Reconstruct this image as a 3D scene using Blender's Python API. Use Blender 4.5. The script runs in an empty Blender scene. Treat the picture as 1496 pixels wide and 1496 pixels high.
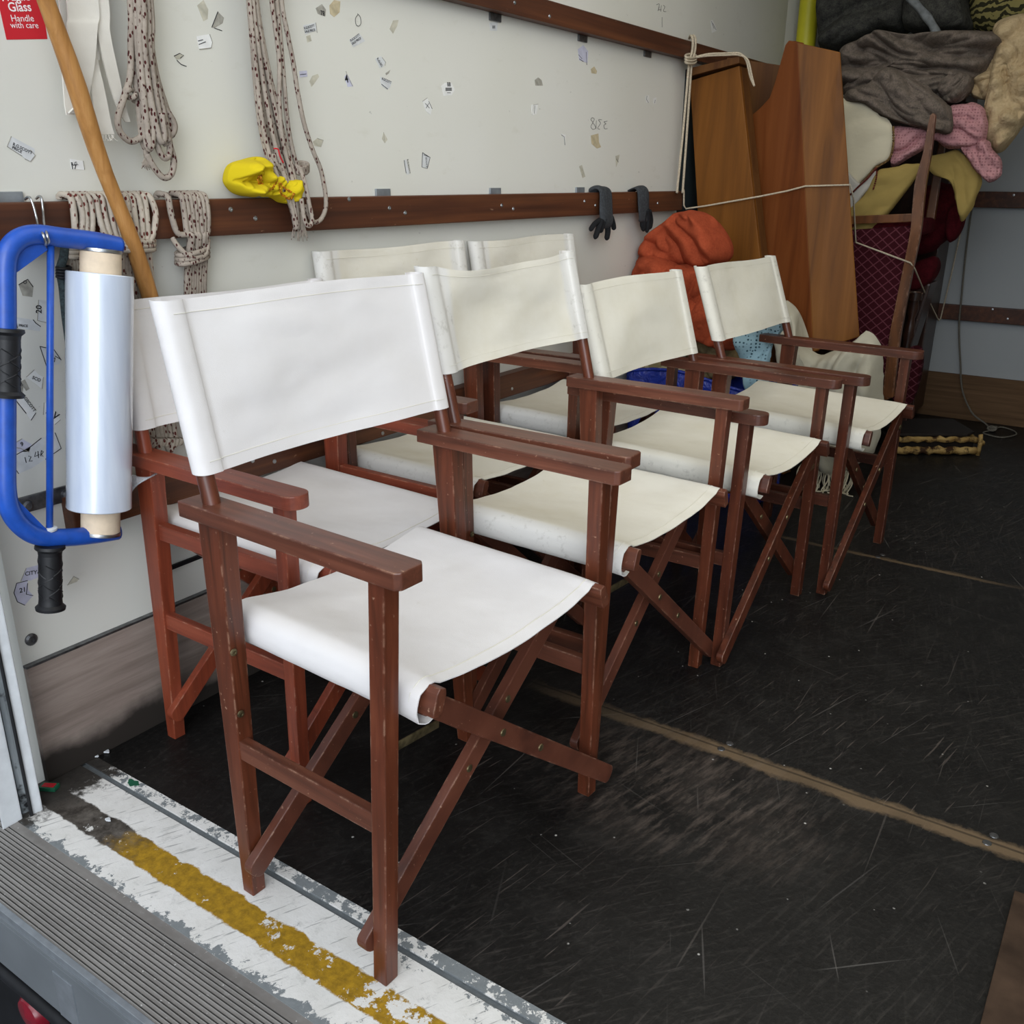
import bpy, bmesh, math, random
from mathutils import Vector, Matrix, noise

random.seed(7)
scn = bpy.context.scene
col = scn.collection
PI = math.pi

# ------------------------------------------------------------------ camera
F_PX, PITCH, YAW, ROLL = 1353.6074, .3469, -.5936, .0084
CAM = Vector((1.5647, -.8351, 1.0879))
_cp, _sp, _cy, _sy = math.cos(PITCH), math.sin(PITCH), math.cos(YAW), math.sin(YAW)
FW = Vector((_sy*_cp, _cy*_cp, -_sp)); _rt = Vector((_cy, -_sy, 0)); _up = _rt.cross(FW)
RT = _rt*math.cos(ROLL) + _up*math.sin(ROLL); UP = _up*math.cos(ROLL) - _rt*math.sin(ROLL)
cd = bpy.data.cameras.new('camera'); cam = bpy.data.objects.new('camera', cd); col.objects.link(cam)
M = Matrix((RT, UP, -FW)).transposed().to_4x4(); M.translation = CAM
cam.matrix_world = M
cd.sensor_width = 36; cd.lens = 36*F_PX/1496; cd.clip_start = .02
scn.camera = cam

def at(px, py, ax, val):
    """point of a known plane of the van (x, y or z = val) that a survey pixel of the photo shows"""
    d = FW + RT*((px-748)/F_PX) - UP*((py-748)/F_PX)
    i = 'xyz'.index(ax); t = (val-CAM[i])/d[i]
    return CAM + d*t

# ------------------------------------------------------------------ materials
def srgb(h):
    h = h.lstrip('#'); c = [int(h[i:i+2], 16)/255 for i in (0, 2, 4)]
    return tuple(((v/12.92) if v <= .04045 else ((v+.055)/1.055)**2.4) for v in c) + (1,)

class NT:
    def __init__(s, name):
        s.m = bpy.data.materials.new(name); s.m.use_nodes = True
        s.t = s.m.node_tree; s.b = s.t.nodes['Principled BSDF']; s._tc = None
    def n(s, ty, **kw):
        o = s.t.nodes.new(ty)
        for k, v in kw.items():
            if k.startswith('i_'):
                key = k[2:].replace('_', ' ')
                o.inputs[int(key) if key.isdigit() else key].default_value = v
            else: setattr(o, k, v)
        return o
    def l(s, a, b): s.t.links.new(a, b)
    def coord(s, scale=(1, 1, 1), rot=(0, 0, 0), kind='Object'):
        if not s._tc: s._tc = s.n('ShaderNodeTexCoord')
        src = s._tc.outputs[kind]
        if any(rot):
            m0 = s.n('ShaderNodeMapping'); m0.inputs['Rotation'].default_value = rot; s.l(src, m0.inputs['Vector']); src = m0.outputs['Vector']
        mp = s.n('ShaderNodeMapping'); mp.inputs['Scale'].default_value = scale
        s.l(src, mp.inputs['Vector']); return mp.outputs['Vector']
    def noise(s, scale, vec, detail=4, rough=.55, dist=0):
        o = s.n('ShaderNodeTexNoise', i_Scale=scale, i_Detail=detail, i_Roughness=rough, i_Distortion=dist)
        s.l(vec, o.inputs['Vector']); return o.outputs['Fac']
    def ramp(s, fac, stops, interp='LINEAR'):
        o = s.n('ShaderNodeValToRGB'); cr = o.color_ramp; cr.interpolation = interp
        while len(cr.elements) < len(stops): cr.elements.new(.5)
        for e, (p, c) in zip(cr.elements, stops): e.position = p; e.color = c if len(c) == 4 else (*c, 1)
        s.l(fac, o.inputs['Fac']); return o.outputs['Color']
    def step(s, fac, a, b):
        o = s.n('ShaderNodeMapRange', clamp=True); s.l(fac, o.inputs['Value'])
        o.inputs['From Min'].default_value = a; o.inputs['From Max'].default_value = b; return o.outputs['Result']
    def mix(s, fac, a, b):
        o = s.n('ShaderNodeMix', data_type='RGBA')
        if isinstance(fac, (int, float)): o.inputs[0].default_value = fac
        else: s.l(fac, o.inputs[0])
        for k, v in ((6, a), (7, b)):
            if isinstance(v, tuple): o.inputs[k].default_value = v
            else: s.l(v, o.inputs[k])
        return o.outputs[2]
    def math(s, op, a, b=None, clamp=False):
        o = s.n('ShaderNodeMath', operation=op, use_clamp=clamp)
        for k, v in ((0, a), (1, b)):
            if v is None: continue
            if isinstance(v, (int, float)): o.inputs[k].default_value = v
            else: s.l(v, o.inputs[k])
        return o.outputs[0]
    def bump(s, h, strength=.2, dist=.002):
        o = s.n('ShaderNodeBump', i_Strength=strength, i_Distance=dist)
        s.l(h, o.inputs['Height']); s.l(o.outputs[0], s.b.inputs['Normal'])
    def base(s, c, rough=.6, metal=0, spec=.5):
        if isinstance(c, tuple): s.b.inputs['Base Color'].default_value = c
        else: s.l(c, s.b.inputs['Base Color'])
        if isinstance(rough, (int, float)): s.b.inputs['Roughness'].default_value = rough
        else: s.l(rough, s.b.inputs['Roughness'])
        s.b.inputs['Metallic'].default_value = metal
        s.b.inputs['Specular IOR Level'].default_value = spec
        return s.m

def plain(name, h, rough=.6, metal=0, spec=.5, var=.12, scale=30):
    t = NT(name); c = srgb(h); d = tuple(v*(1-var*2) for v in c[:3])+(1,); e = tuple(min(1, v*(1+var)) for v in c[:3])+(1,)
    f = t.noise(scale, t.coord()); return t.base(t.ramp(f, [(.3, d), (.7, e)]), rough, metal, spec)

def wood(name, dark, mid, light, stretch=(60, 60, 4), rough=.42, wear='#b08a72', wear_at=.70):
    t = NT(name); v = t.coord(stretch); v2 = t.coord((9, 9, 9))
    f = t.noise(1, v, 6, .6, .6); g = t.noise(1, v2, 3)
    c = t.ramp(f, [(.28, srgb(dark)), (.5, srgb(mid)), (.75, srgb(light))])
    c = t.mix(t.math('MULTIPLY', t.step(g, .35, .75), .45), c, srgb(dark))
    s = t.noise(1, t.coord((130, 130, 130)), 2)
    c = t.mix(t.math('MULTIPLY', t.step(s, wear_at, wear_at+.06), .6), c, srgb(wear))
    bv = t.n('ShaderNodeBevel', samples=3); bv.inputs['Radius'].default_value = .004
    ge = t.n('ShaderNodeNewGeometry'); dp = t.n('ShaderNodeVectorMath', operation='DOT_PRODUCT')
    t.l(bv.outputs[0], dp.inputs[0]); t.l(ge.outputs['Normal'], dp.inputs[1])
    edge = t.step(dp.outputs['Value'], .985, .90)
    c = t.mix(t.math('MULTIPLY', t.math('MULTIPLY', edge, t.step(t.noise(38, t.coord(), 4, .7), .50, .62)), .75), c, srgb(wear))
    t.bump(f, .15, .001)
    return t.base(c, rough, 0, .5)

def canvas(name, hexc, dirty, amount=.35, weave=900, sleeve=None):
    t = NT(name); v = t.coord()
    f = t.noise(7, v, 5, .6); g = t.noise(40, v, 3)
    c = t.mix(t.math('MULTIPLY', t.step(f, .45, .85), amount), srgb(hexc), srgb(dirty))
    c = t.mix(t.math('MULTIPLY', t.step(g, .70, .78), .25), c, srgb(dirty))
    if sleeve:      # washed-out hems where the canvas wraps the posts and rails
        sx = t.n('ShaderNodeSeparateXYZ'); t.l(t._tc.outputs['Object'], sx.inputs[0])
        ed = t.step(t.math('ABSOLUTE', sx.outputs['Y']), .198, .212); cs = t.mix(t.math('MULTIPLY', t.step(t.noise(55, v, 4, .7), .56, .72), .5), srgb(sleeve), srgb('#a9a59c'))
        c = t.mix(ed, c, cs)
    w = t.n('ShaderNodeTexNoise', i_Scale=weave, i_Detail=1); t.l(v, w.inputs['Vector'])
    big = t.noise(14, t.coord((1, 1, 2.2)), 2)
    hh = t.math('ADD', t.math('MULTIPLY', w.outputs['Fac'], .12), big)
    t.bump(hh, .28, .008)
    return t.base(c, .9, 0, .15)

def felt(name, a, b, scale=60, bump=.5):
    t = NT(name); v = t.coord(); f = t.noise(scale, v, 5, .7); g = t.noise(scale*5, v, 2)
    c = t.ramp(t.math('ADD', t.math('MULTIPLY', f, .6), t.math('MULTIPLY', g, .4)), [(.35, srgb(a)), (.66, srgb(b))])
    t.bump(t.math('ADD', f, g), bump, .004); return t.base(c, .95, 0, .1)

MAT = {}
MAT['wood_a'] = wood('mahogany_upright', '#3d1f10', '#5e2e1c', '#713d27', rough=.34)
MAT['wood_ah'] = wood('mahogany_arm', '#412418', '#623626', '#744633', (4, 60, 60), .38)
MAT['wood_ax'] = wood('mahogany_cross', '#3c2018', '#5c3325', '#6d4131', (30, 8, 8), .36)
MAT['wood_e'] = wood('red_wood_upright', '#5f2a1b', '#7f3a26', '#944a30', rough=.36)
MAT['wood_eh'] = wood('red_wood_arm', '#602b1e', '#803d2a', '#924c36', (4, 60, 60), .4)
MAT['wood_c'] = wood('dark_mahogany_upright', '#371a0e', '#54291a', '#673622', rough=.34)
MAT['wood_ch'] = wood('dark_mahogany_arm', '#371d13', '#542d20', '#673a2b', (4, 60, 60), .38)
MAT['canvas_w'] = canvas('white_canvas', '#dddad9', '#c6c0b6', .25)
MAT['canvas_c'] = canvas('cream_canvas', '#dfdbcf', '#c6bda2', .45, sleeve='#d9d7d2')
MAT['canvas_d'] = canvas('ivory_canvas', '#dcd8cb', '#c6bea4', .42, sleeve='#d8d5ca')
MAT['brass'] = plain('brass', '#8d8060', .4, .9, .5, .3, 60)
MAT['steel'] = plain('steel', '#b9bcbe', .32, 1, .5, .15, 40)
MAT['steel_dark'] = plain('dark_steel', '#77787a', .4, .9, .5, .25, 60)
MAT['black'] = plain('black_rubber', '#17181b', .5, 0, .4, .2, 60)
MAT['blue'] = plain('blue_paint', '#1c4fae', .35, 0, .5, .1, 50)
MAT['card'] = plain('cardboard', '#d9c6ad', .85, 0, .2, .06, 50)

def m_wall():
    t = NT('white_panel'); v = t.coord()
    f = t.noise(1.3, v, 3); g = t.noise(9, t.coord((1, 1, 2.5)), 6, .65); s = t.noise(60, t.coord((1, .5, 1)), 3)
    c = t.mix(t.step(f, .35, .7), srgb('#d4d3ca'), srgb('#d9d8d2'))
    c = t.mix(t.math('MULTIPLY', t.step(g, .60, .76), .22), c, srgb('#b3ae9c'))
    c = t.mix(t.math('MULTIPLY', t.step(s, .72, .76), .35), c, srgb('#77766f'))
    r = t.math('ADD', t.math('MULTIPLY', g, .2), .3)
    return t.base(c, r, 0, .35)
MAT['wall'] = m_wall()
def m_bulk():
    t = NT('grey_panel'); v = t.coord(); f = t.noise(3, v, 4)
    return t.base(t.mix(f, srgb('#9ca1a5'), srgb('#abafb2')), .5, 0, .3)
MAT['bulk'] = m_bulk()
def m_rail():
    t = NT('brown_rail'); f = t.noise(1, t.coord((50, 1.2, 50)), 6, .6, .4); g = t.noise(1, t.coord((8, 2.2, 10)), 4)
    s = t.noise(1, t.coord((90, 30, 120)), 3)
    c = t.ramp(f, [(.25, srgb('#371e13')), (.5, srgb('#512d1b')), (.75, srgb('#6a3f24'))])
    c = t.mix(t.math('MULTIPLY', t.step(g, .45, .7), .55), c, srgb('#2f1a12'))
    c = t.mix(t.math('MULTIPLY', t.step(s, .71, .76), .5), c, srgb('#a3826b'))
    t.bump(f, .2, .002); return t.base(c, .5, 0, .4)
MAT['rail'] = m_rail()
def m_kick():
    t = NT('kickboard'); f = t.noise(1, t.coord((50, 2.5, 40)), 6, .65, .3); g = t.noise(7, t.coord(), 5)
    c = t.ramp(f, [(.25, srgb('#6f6159')), (.6, srgb('#93857c')), (.8, srgb('#a4988f'))])
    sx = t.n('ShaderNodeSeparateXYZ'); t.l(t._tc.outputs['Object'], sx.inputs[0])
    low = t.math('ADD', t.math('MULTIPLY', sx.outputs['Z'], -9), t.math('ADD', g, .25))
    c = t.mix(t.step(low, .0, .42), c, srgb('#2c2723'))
    t.bump(f, .2, .002); return t.base(c, .75, 0, .25)
MAT['kick'] = m_kick()
def m_kick2():
    t = NT('kickboard_brown'); f = t.noise(1, t.coord((2.5, 40, 50)), 6, .6, .3)
    c = t.ramp(f, [(.25, srgb('#4e3a28')), (.6, srgb('#6b533c')), (.8, srgb('#765d46'))])
    return t.base(c, .75, 0, .2)
MAT['kick2'] = m_kick2()

def m_floor():
    t = NT('black_floor'); v = t.coord()
    sx = t.n('ShaderNodeSeparateXYZ'); t.l(t._tc.outputs['Object'], sx.inputs[0])
    X, Y = sx.outputs['X'], sx.outputs['Y']
    big = t.noise(1.6, v, 4, .6); med = t.noise(9, v, 6, .7); fine = t.noise(90, v, 3, .6)
    c = t.ramp(med, [(.3, srgb('#0d0c0c')), (.55, srgb('#161514')), (.8, srgb('#282624'))])
    c = t.mix(t.math('MULTIPLY', t.step(fine, .55, .8), .32), c, srgb('#45423f'))
    for ang, sc in ((-1.3, (9, 120, 1)), (-.9, (12, 140, 1)), (-1.8, (8, 110, 1))):
        st = t.noise(1, t.coord(sc, (0, 0, ang)), 4, .7, .3)
        c = t.mix(t.math('MULTIPLY', t.math('MULTIPLY', t.step(st, .54, .72), t.step(t.noise(2.3+ang, v, 3), .40, .66)), .40), c, srgb('#5e5853'))
    # scratches in several directions
    for ang, sc, lo, k, colr in ((-1.25, (1.3, 110, 1), .685, .40, '#7d7875'), (-1.6, (1.8, 90, 1), .685, .38, '#7d756f'), (-.75, (1.4, 120, 1), .70, .38, '#8a8682'), (-2.0, (2.2, 100, 1), .70, .38, '#7d7874'), (.3, (2.0, 120, 1), .72, .35, '#7d7874'), (-1.4, (7, 150, 1), .655, .4, '#6d635d')):
        f = t.noise(1, t.coord(sc, (0, 0, ang)), 2, .5, .15)
        mk = t.step(t.noise(3.1+ang, v, 2), .42, .62)
        c = t.mix(t.math('MULTIPLY', t.math('MULTIPLY', t.step(f, lo, lo+.04), mk), k), c, srgb(colr))
    # worn brownish seams between the floor sheets
    for y0, wid, x0, x1, k in ((.739, .028, .55, 1.75, .85), (1.978, .016, .6, 2.2, .7)):
        d = t.math('ABSOLUTE', t.math('SUBTRACT', t.math('ADD', Y, t.math('MULTIPLY', t.math('SUBTRACT', med, .5), .035)), y0-.008))
        band = t.math('SUBTRACT', 1, t.math('DIVIDE', d, t.math('MULTIPLY', t.math('ADD', t.math('MULTIPLY', t.noise(26, v, 4, .7), 1.5), .25), wid)), True)
        xm = t.math('MULTIPLY', t.step(t.math('MULTIPLY', t.math('SUBTRACT', X, x0), 4), 0, .6), t.step(t.math('MULTIPLY', t.math('SUBTRACT', x1, X), 4), 0, .6))
        band = t.math('MULTIPLY', t.step(band, .1, .55), t.math('MULTIPLY', xm, t.step(big, .3, .5)))
        c = t.mix(t.math('MULTIPLY', band, k), c, srgb('#75624b'))
        line = t.step(t.math('ABSOLUTE', t.math('SUBTRACT', Y, y0)), .004, .0015)
        c = t.mix(t.math('MULTIPLY', line, .6), c, srgb('#0d0c0b'))
    # scuffed lighter patch this side of the nearer seam
    dx = t.math('SUBTRACT', X, 1.0); dy = t.math('SUBTRACT', Y, .56)
    dd = t.math('ADD', t.math('MULTIPLY', dx, dx), t.math('MULTIPLY', dy, t.math('MULTIPLY', dy, 2.5)))
    patch = t.math('MULTIPLY', t.step(dd, .13, .0), t.step(t.noise(1, t.coord((12, 60, 1), (0, 0, -1.35)), 5, .7), .48, .72))
    c = t.mix(t.math('MULTIPLY', patch, .6), c, srgb('#75685f'))
    haze = t.math('MULTIPLY', t.step(dd, .10, .0), t.step(t.noise(7, v, 5, .7), .42, .7))
    c = t.mix(t.math('MULTIPLY', haze, .35), c, srgb('#5d524b'))
    # grit
    vo = t.n('ShaderNodeTexVoronoi', i_Scale=24.0, i_Randomness=1.0); t.l(v, vo.inputs['Vector'])
    dot = t.step(vo.outputs['Distance'], .065, .035)
    c = t.mix(t.math('MULTIPLY', dot, t.step(t.noise(50, v, 1), .5, .6)), c, srgb('#b8b5b0'))
    r = t.math('ADD', t.math('MULTIPLY', med, .35), .32)
    t.bump(t.math('ADD', fine, med), .25, .003)
    return t.base(c, r, 0, .30)
MAT['floor'] = m_floor()

def m_sill():
    t = NT('painted_sill'); v = t.coord()
    sx = t.n('ShaderNodeSeparateXYZ'); t.l(t._tc.outputs['Object'], sx.inputs[0])
    X, Y = sx.outputs['X'], sx.outputs['Y']
    n1 = t.noise(14, v, 6, .7); n2 = t.noise(70, v, 4, .7); n3 = t.noise(1, t.coord((14, 150, 1), (0, 0, -1.1)), 3, .6)
    n4 = t.noise(34, v, 5, .75)
    white = t.mix(t.math('MULTIPLY', t.step(n1, .4, .7), .5), srgb('#e6e4e0'), srgb('#cbc9c2'))
    white = t.mix(t.math('MULTIPLY', t.step(n3, .60, .66), .6), white, srgb('#7d7d7c'))
    white = t.mix(t.math('MULTIPLY', t.step(n4, .55, .66), .35), white, srgb('#a9a7a2'))
    metal = t.mix(n2, srgb('#6d7274'), srgb('#8b9092'))
    # flaked paint: more toward both metal edges
    e1 = t.step(Y, -.165, -.195); e2 = t.step(Y, -.055, -.015)
    edge = t.math('MAXIMUM', t.math('MULTIPLY', e1, .30), t.math('MULTIPLY', e2, .20))
    xr = t.math('MULTIPLY', t.step(t.math('MULTIPLY', t.math('SUBTRACT', X, .45), 1.2), 0, 1), .12)
    fl = t.step(t.math('ADD', t.math('ADD', n4, edge), xr), .70, .735)
    c = t.mix(fl, white, metal)
    # worn yellow/black stripe down the middle
    wob = t.math('MULTIPLY', t.math('SUBTRACT', n1, .5), .03)
    d = t.math('ABSOLUTE', t.math('SUBTRACT', t.math('ADD', Y, wob), -.118))
    band = t.step(d, .0275, .0245)
    yel = t.mix(t.step(n2, .35, .65), srgb('#8a6a1c'), srgb('#b28a22'))
    dark = t.mix(t.step(n4, .4, .7), srgb('#37322d'), srgb('#6c665f'))
    mixx = t.step(t.math('ADD', t.math('MULTIPLY', X, 3.2), t.math('MULTIPLY', t.math('SUBTRACT', n1, .5), .9)), .82, 1.05)
    stripe = t.mix(mixx, dark, yel)
    # the stripe breaks up toward the right
    brk = t.math('MULTIPLY', t.step(t.math('MULTIPLY', t.math('SUBTRACT', X, .55), 2), 0, 1), .10)
    gone = t.step(t.math('ADD', n1, brk), .60, .625)
    c = t.mix(t.math('MULTIPLY', band, t.math('SUBTRACT', 1, gone)), c, stripe)
    # dirt at the wall end
    dirt = t.step(t.math('ADD', t.math('MULTIPLY', X, -5), t.math('ADD', n4, .05)), .0, .18)
    c = t.mix(dirt, c, t.mix(n2, srgb('#1d1a18'), srgb('#4b4742')))
    c = t.mix(t.step(sx.outputs['Z'], -.002, -.004), c, t.mix(n4, srgb('#4c5154'), srgb('#84898b')))
    t.bump(t.math('ADD', n4, t.math('MULTIPLY', fl, -.4)), .35, .003)
    return t.base(c, .6, 0, .3)
MAT['sill'] = m_sill()
def m_alu():
    t = NT('ribbed_aluminium'); v = t.coord(); n1 = t.noise(60, v, 4); n2 = t.noise(5, t.coord((1, 6, 1)), 4); n3 = t.noise(160, v, 2)
    c = t.mix(t.step(n2, .3, .75), srgb('#9c9894'), srgb('#807c78'))
    c = t.mix(t.math('MULTIPLY', t.step(n1, .5, .75), .4), c, srgb('#a8a6a2'))
    c = t.mix(t.step(n3, .70, .74), c, srgb('#d6d4d0'))
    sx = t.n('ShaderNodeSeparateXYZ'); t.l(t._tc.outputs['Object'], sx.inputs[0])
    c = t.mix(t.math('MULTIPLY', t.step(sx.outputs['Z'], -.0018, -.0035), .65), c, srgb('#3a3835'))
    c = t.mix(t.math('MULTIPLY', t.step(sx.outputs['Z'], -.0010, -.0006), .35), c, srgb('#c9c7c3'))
    return t.base(c, .55, .45, .4)
MAT['alu'] = m_alu()
MAT['alu_edge'] = plain('aluminium_edge', '#9aa0a6', .4, .6, .5, .1, 40)
MAT['grey_paint'] = plain('grey_paint', '#6d7276', .5, .2, .4, .06, 8)
MAT['white_paint'] = plain('chipped_white_paint', '#d3d7da', .5, 0, .4, .06, 30)
def m_weather():
    t = NT('weathered_grey'); f = t.noise(1, t.coord((60, 60, 3)), 5, .7); g = t.noise(16, t.coord(), 4, .7)
    c = t.ramp(f, [(.3, srgb('#5d6163')), (.6, srgb('#8f9496')), (.8, srgb('#b4b8ba'))]); return t.base(t.mix(t.step(g, .55, .66), c, srgb('#1b1c1d')), .8, 0, .2)
MAT['weathered'] = m_weather()
MAT['asphalt'] = plain('asphalt', '#56565a', .9, 0, .2, .15, 40)
MAT['dark'] = plain('dark_underside', '#16171a', .8, 0, .2, .2, 20)
MAT['red_lamp'] = plain('red_lamp_lens', '#7e1022', .25, 0, .5, .2, 30)

def m_rope(name, a, b, fleck, scale=95, lo=.60):
    t = NT(name); v = t.coord(); f = t.noise(140, v, 3); vo = t.n('ShaderNodeTexVoronoi', i_Scale=scale, i_Randomness=.9)
    t.l(t.coord((1, 1, .55)), vo.inputs['Vector'])
    c = t.mix(f, srgb(a), srgb(b))
    big = t.noise(12, v, 3)
    c = t.mix(t.math('MULTIPLY', t.step(big, .45, .7), .4), c, srgb('#6f645c'))
    sp = t.step(vo.outputs['Distance'], .36, .28)
    c = t.mix(t.math('MULTIPLY', sp, t.step(t.noise(60, v, 1), .36, .42)), c, srgb(fleck))
    t.bump(t.noise(420, v, 2), .5, .002); return t.base(c, .95, 0, .1)
MAT['rope'] = m_rope('flecked_rope', '#8b8177', '#b0a598', '#45201f', 165)
MAT['rope_l'] = m_rope('pale_flecked_rope', '#a1978a', '#c4baab', '#5a2823', 140)
MAT['cord'] = plain('pale_cord', '#c2b5a0', .95, 0, .1, .15, 200)
MAT['cord_d'] = plain('grey_cord', '#6e6a62', .95, 0, .1, .15, 200)
MAT['strap'] = canvas('white_webbing', '#d9d5cc', '#b7b0a3', .5)
def m_pole():
    t = NT('varnished_pole'); f = t.noise(1, t.coord((70, 70, 5)), 5, .6, .5); g = t.noise(12, t.coord(), 3)
    c = t.ramp(f, [(.25, srgb('#8a5c2c')), (.55, srgb('#ab7a42')), (.8, srgb('#bd8f58'))])
    c = t.mix(t.step(g, .62, .75), c, srgb('#7d4d25')); return t.base(c, .45, 0, .45)
MAT['pole'] = m_pole()
def m_pine(name, a, b, c3):
    t = NT(name); f = t.noise(1, t.coord((16, 16, .9)), 5, .55, .8); g = t.noise(1, t.coord((90, 90, 3)), 3); k = t.noise(1, t.coord((7, 7, 3)), 2)
    c = t.ramp(f, [(.3, srgb(a)), (.5, srgb(b)), (.72, srgb(c3))])
    c = t.mix(t.math('MULTIPLY', g, .35), c, srgb(a)); c = t.mix(t.step(k, .76, .79), c, srgb('#3a1f0e'))
    return t.base(c, .5, 0, .22)
MAT['pine'] = m_pine('orange_pine', '#5d370f', '#7a4b18', '#8b5a24')
MAT['pine_r'] = m_pine('red_pine', '#5b2d11', '#743f1b', '#834c25')
MAT['pine_d'] = m_pine('dark_pine', '#4a2a14', '#63401f', '#704c28')
MAT['yellow'] = plain('yellow_plastic', '#d6cf2f', .45, 0, .4, .05, 10)
MAT['felt_dark'] = felt('charcoal_felt', '#2b2b2c', '#55554f', 45)
MAT['felt_grey'] = felt('grey_felt', '#565049', '#85786f', 40)
MAT['quilt'] = felt('cream_quilt', '#b59e7a', '#d0bb97', 22, .9)
def m_pink(name, waffle):
    t = NT(name); v = t.coord(); f = t.noise(8, v, 3)
    c = t.mix(f, srgb('#b78288'), srgb('#cf9ea2'))
    if waffle:
        vo = t.n('ShaderNodeTexVoronoi', i_Scale=95.0, i_Randomness=.05); t.l(v, vo.inputs['Vector'])
        c = t.mix(t.math('MULTIPLY', t.step(vo.outputs['Distance'], .42, .25), .6), c, srgb('#7d4f56')); t.bump(vo.outputs['Distance'], .6, .004)
    return t.base(c, .95, 0, .1)
MAT['pink'] = m_pink('pink_waffle', True); MAT['pink_p'] = m_pink('pink_satin', False)
MAT['mustard'] = canvas('mustard_cloth', '#a58f54', '#86713c', .5)
MAT['cream'] = canvas('cream_cloth', '#d8d0b8', '#bdb296', .35)
MAT['grey_cloth'] = canvas('grey_white_cloth', '#bdbab3', '#a29e94', .35)
MAT['braid'] = plain('braid', '#7a6140', .9, 0, .1, .5, 180)
MAT['braid_r'] = plain('red_braid', '#6b2f2a', .9, 0, .1, .4, 180)
MAT['white_cover'] = canvas('off_white_cover', '#bab5a4', '#9c967f', .45)
MAT['orange'] = felt('orange_fleece', '#8c3d26', '#a84e32', 30, .12)
def m_bag():
    t = NT('blue_plastic'); v = t.coord(); f = t.noise(28, v, 4, .6, 1.2)
    t.bump(f, .9, .012); return t.base(t.ramp(f, [(.3, srgb('#1a2a8c')), (.7, srgb('#2c44b4'))]), .25, 0, .6)
MAT['bag'] = m_bag()
def m_lace():
    t = NT('pale_blue_lace'); v = t.coord(); f = t.noise(9, v, 3)
    vo = t.n('ShaderNodeTexVoronoi', i_Scale=85.0, i_Randomness=.3); t.l(v, vo.inputs['Vector'])
    hole = t.math('MULTIPLY', t.step(vo.outputs['Distance'], .34, .26), t.step(t.noise(7, v, 1), .45, .55))
    return t.base(t.mix(hole, t.mix(f, srgb('#7fa3b4'), srgb('#a9c6d0')), srgb('#34505e')), .9, 0, .1)
MAT['lace'] = m_lace()
def m_scroll(name, a, b, sc):
    t = NT(name); v = t.coord(); w = t.n('ShaderNodeTexWave', wave_type='RINGS', i_Scale=sc, i_Distortion=9.0, i_Detail=2.0); w.inputs['Detail Scale'].default_value = 1.6
    t.l(v, w.inputs['Vector']); c = t.mix(t.step(w.outputs['Fac'], .45, .55), srgb(a), srgb(b)); return t.base(c, .85, 0, .2)
MAT['scroll'] = m_scroll('scroll_brocade', '#2f2d1c', '#8a8150', 16)
MAT['print'] = m_scroll('printed_cotton', '#c9bd98', '#a2946c', 9)
def m_diamond():
    t = NT('burgundy_diamond'); 
    c = None; lines = []
    for ang in (.85, -.85):
        w = t.n('ShaderNodeTexWave', bands_direction='X', i_Scale=11.0, i_Distortion=.0); t.l(t.coord((1, 0, 1), (0, ang, 0)), w.inputs['Vector']); lines.append(t.step(w.outputs['Fac'], .93, .98))
    m = t.math('MAXIMUM', lines[0], lines[1]); c = t.mix(t.math('MULTIPLY', m, .8), srgb('#3a1018'), srgb('#6d3a44')); return t.base(c, .9, 0, .15)
MAT['diamond'] = m_diamond()
MAT['burgundy'] = felt('burgundy_velvet', '#3d0f16', '#5c1820', 25, .1)
MAT['chair_wood'] = wood('chair_frame_wood', '#4a2b16', '#714524', '#86562f', (20, 20, 5), .4)
MAT['dark_wood'] = wood('dark_carved_wood', '#1c0f0b', '#331c13', '#46281b', (20, 20, 5), .35)
def m_birch():
    t = NT('peeled_birch'); f = t.noise(1, t.coord((9, 9, 40)), 4, .6); g = t.noise(1, t.coord((14, 14, 14)), 4, .7)
    c = t.mix(t.step(f, .4, .65), srgb('#b79a62'), srgb('#8a6c3c')); return t.base(t.mix(t.step(g, .5, .6), c, srgb('#3a2617')), .7, 0, .2)
MAT['birch'] = m_birch()
MAT['board_dark'] = plain('dark_board_or_shade', '#231d1a', .6, 0, .3, .2, 12)
MAT['ply'] = plain('weathered_ply', '#4b3b2f', .85, 0, .15, .25, 14)
MAT['teal'] = plain('gap_shade', '#2b3438', .6, 0, .3, .12, 5)  # dark colour standing in for shade in the gap by the pine cabinet
MAT['red_sign'] = plain('red_vinyl', '#c01f2c', .45, 0, .4, .02, 4)
MAT['white_ink'] = plain('white_print', '#efe9ea', .5, 0, .3, .01, 4)
MAT['black_ink'] = plain('black_print', '#26262a', .7, 0, .2, .05, 40)
MAT['pencil'] = plain('pencil_line', '#6a6963', .8, 0, .1, .1, 90)
MAT['film'] = plain('clear_sticker', '#cfd1d2', .35, 0, .4, .06, 60)
MAT['film_w'] = plain('white_sticker', '#e4e4e2', .5, 0, .3, .04, 60)
MAT['film_l'] = plain('lilac_sticker', '#c4c4d6', .5, 0, .3, .06, 60)
MAT['film_g'] = plain('grey_sticker_back', '#a19e94', .6, 0, .3, .15, 90)
MAT['film_t'] = plain('tan_glue_stain', '#bfb294', .6, 0, .2, .12, 60)
MAT['film_k'] = plain('faint_sticker_residue', '#bdb9a9', .6, 0, .2, .12, 60)
MAT['green_paint'] = plain('green_paint_spot', '#1f5f45', .5, 0, .4, .1, 50)
def m_glove(name, h):
    return plain(name, h, .85, 0, .2, .2, 150)
MAT['glove_b'] = m_glove('black_glove_palm', '#1b1c1f'); MAT['glove_g'] = m_glove('grey_glove_knit', '#3d4044')
MAT['sequin'] = plain('gold_sequin', '#d08c1c', .25, .6, .6, .3, 200)
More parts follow.
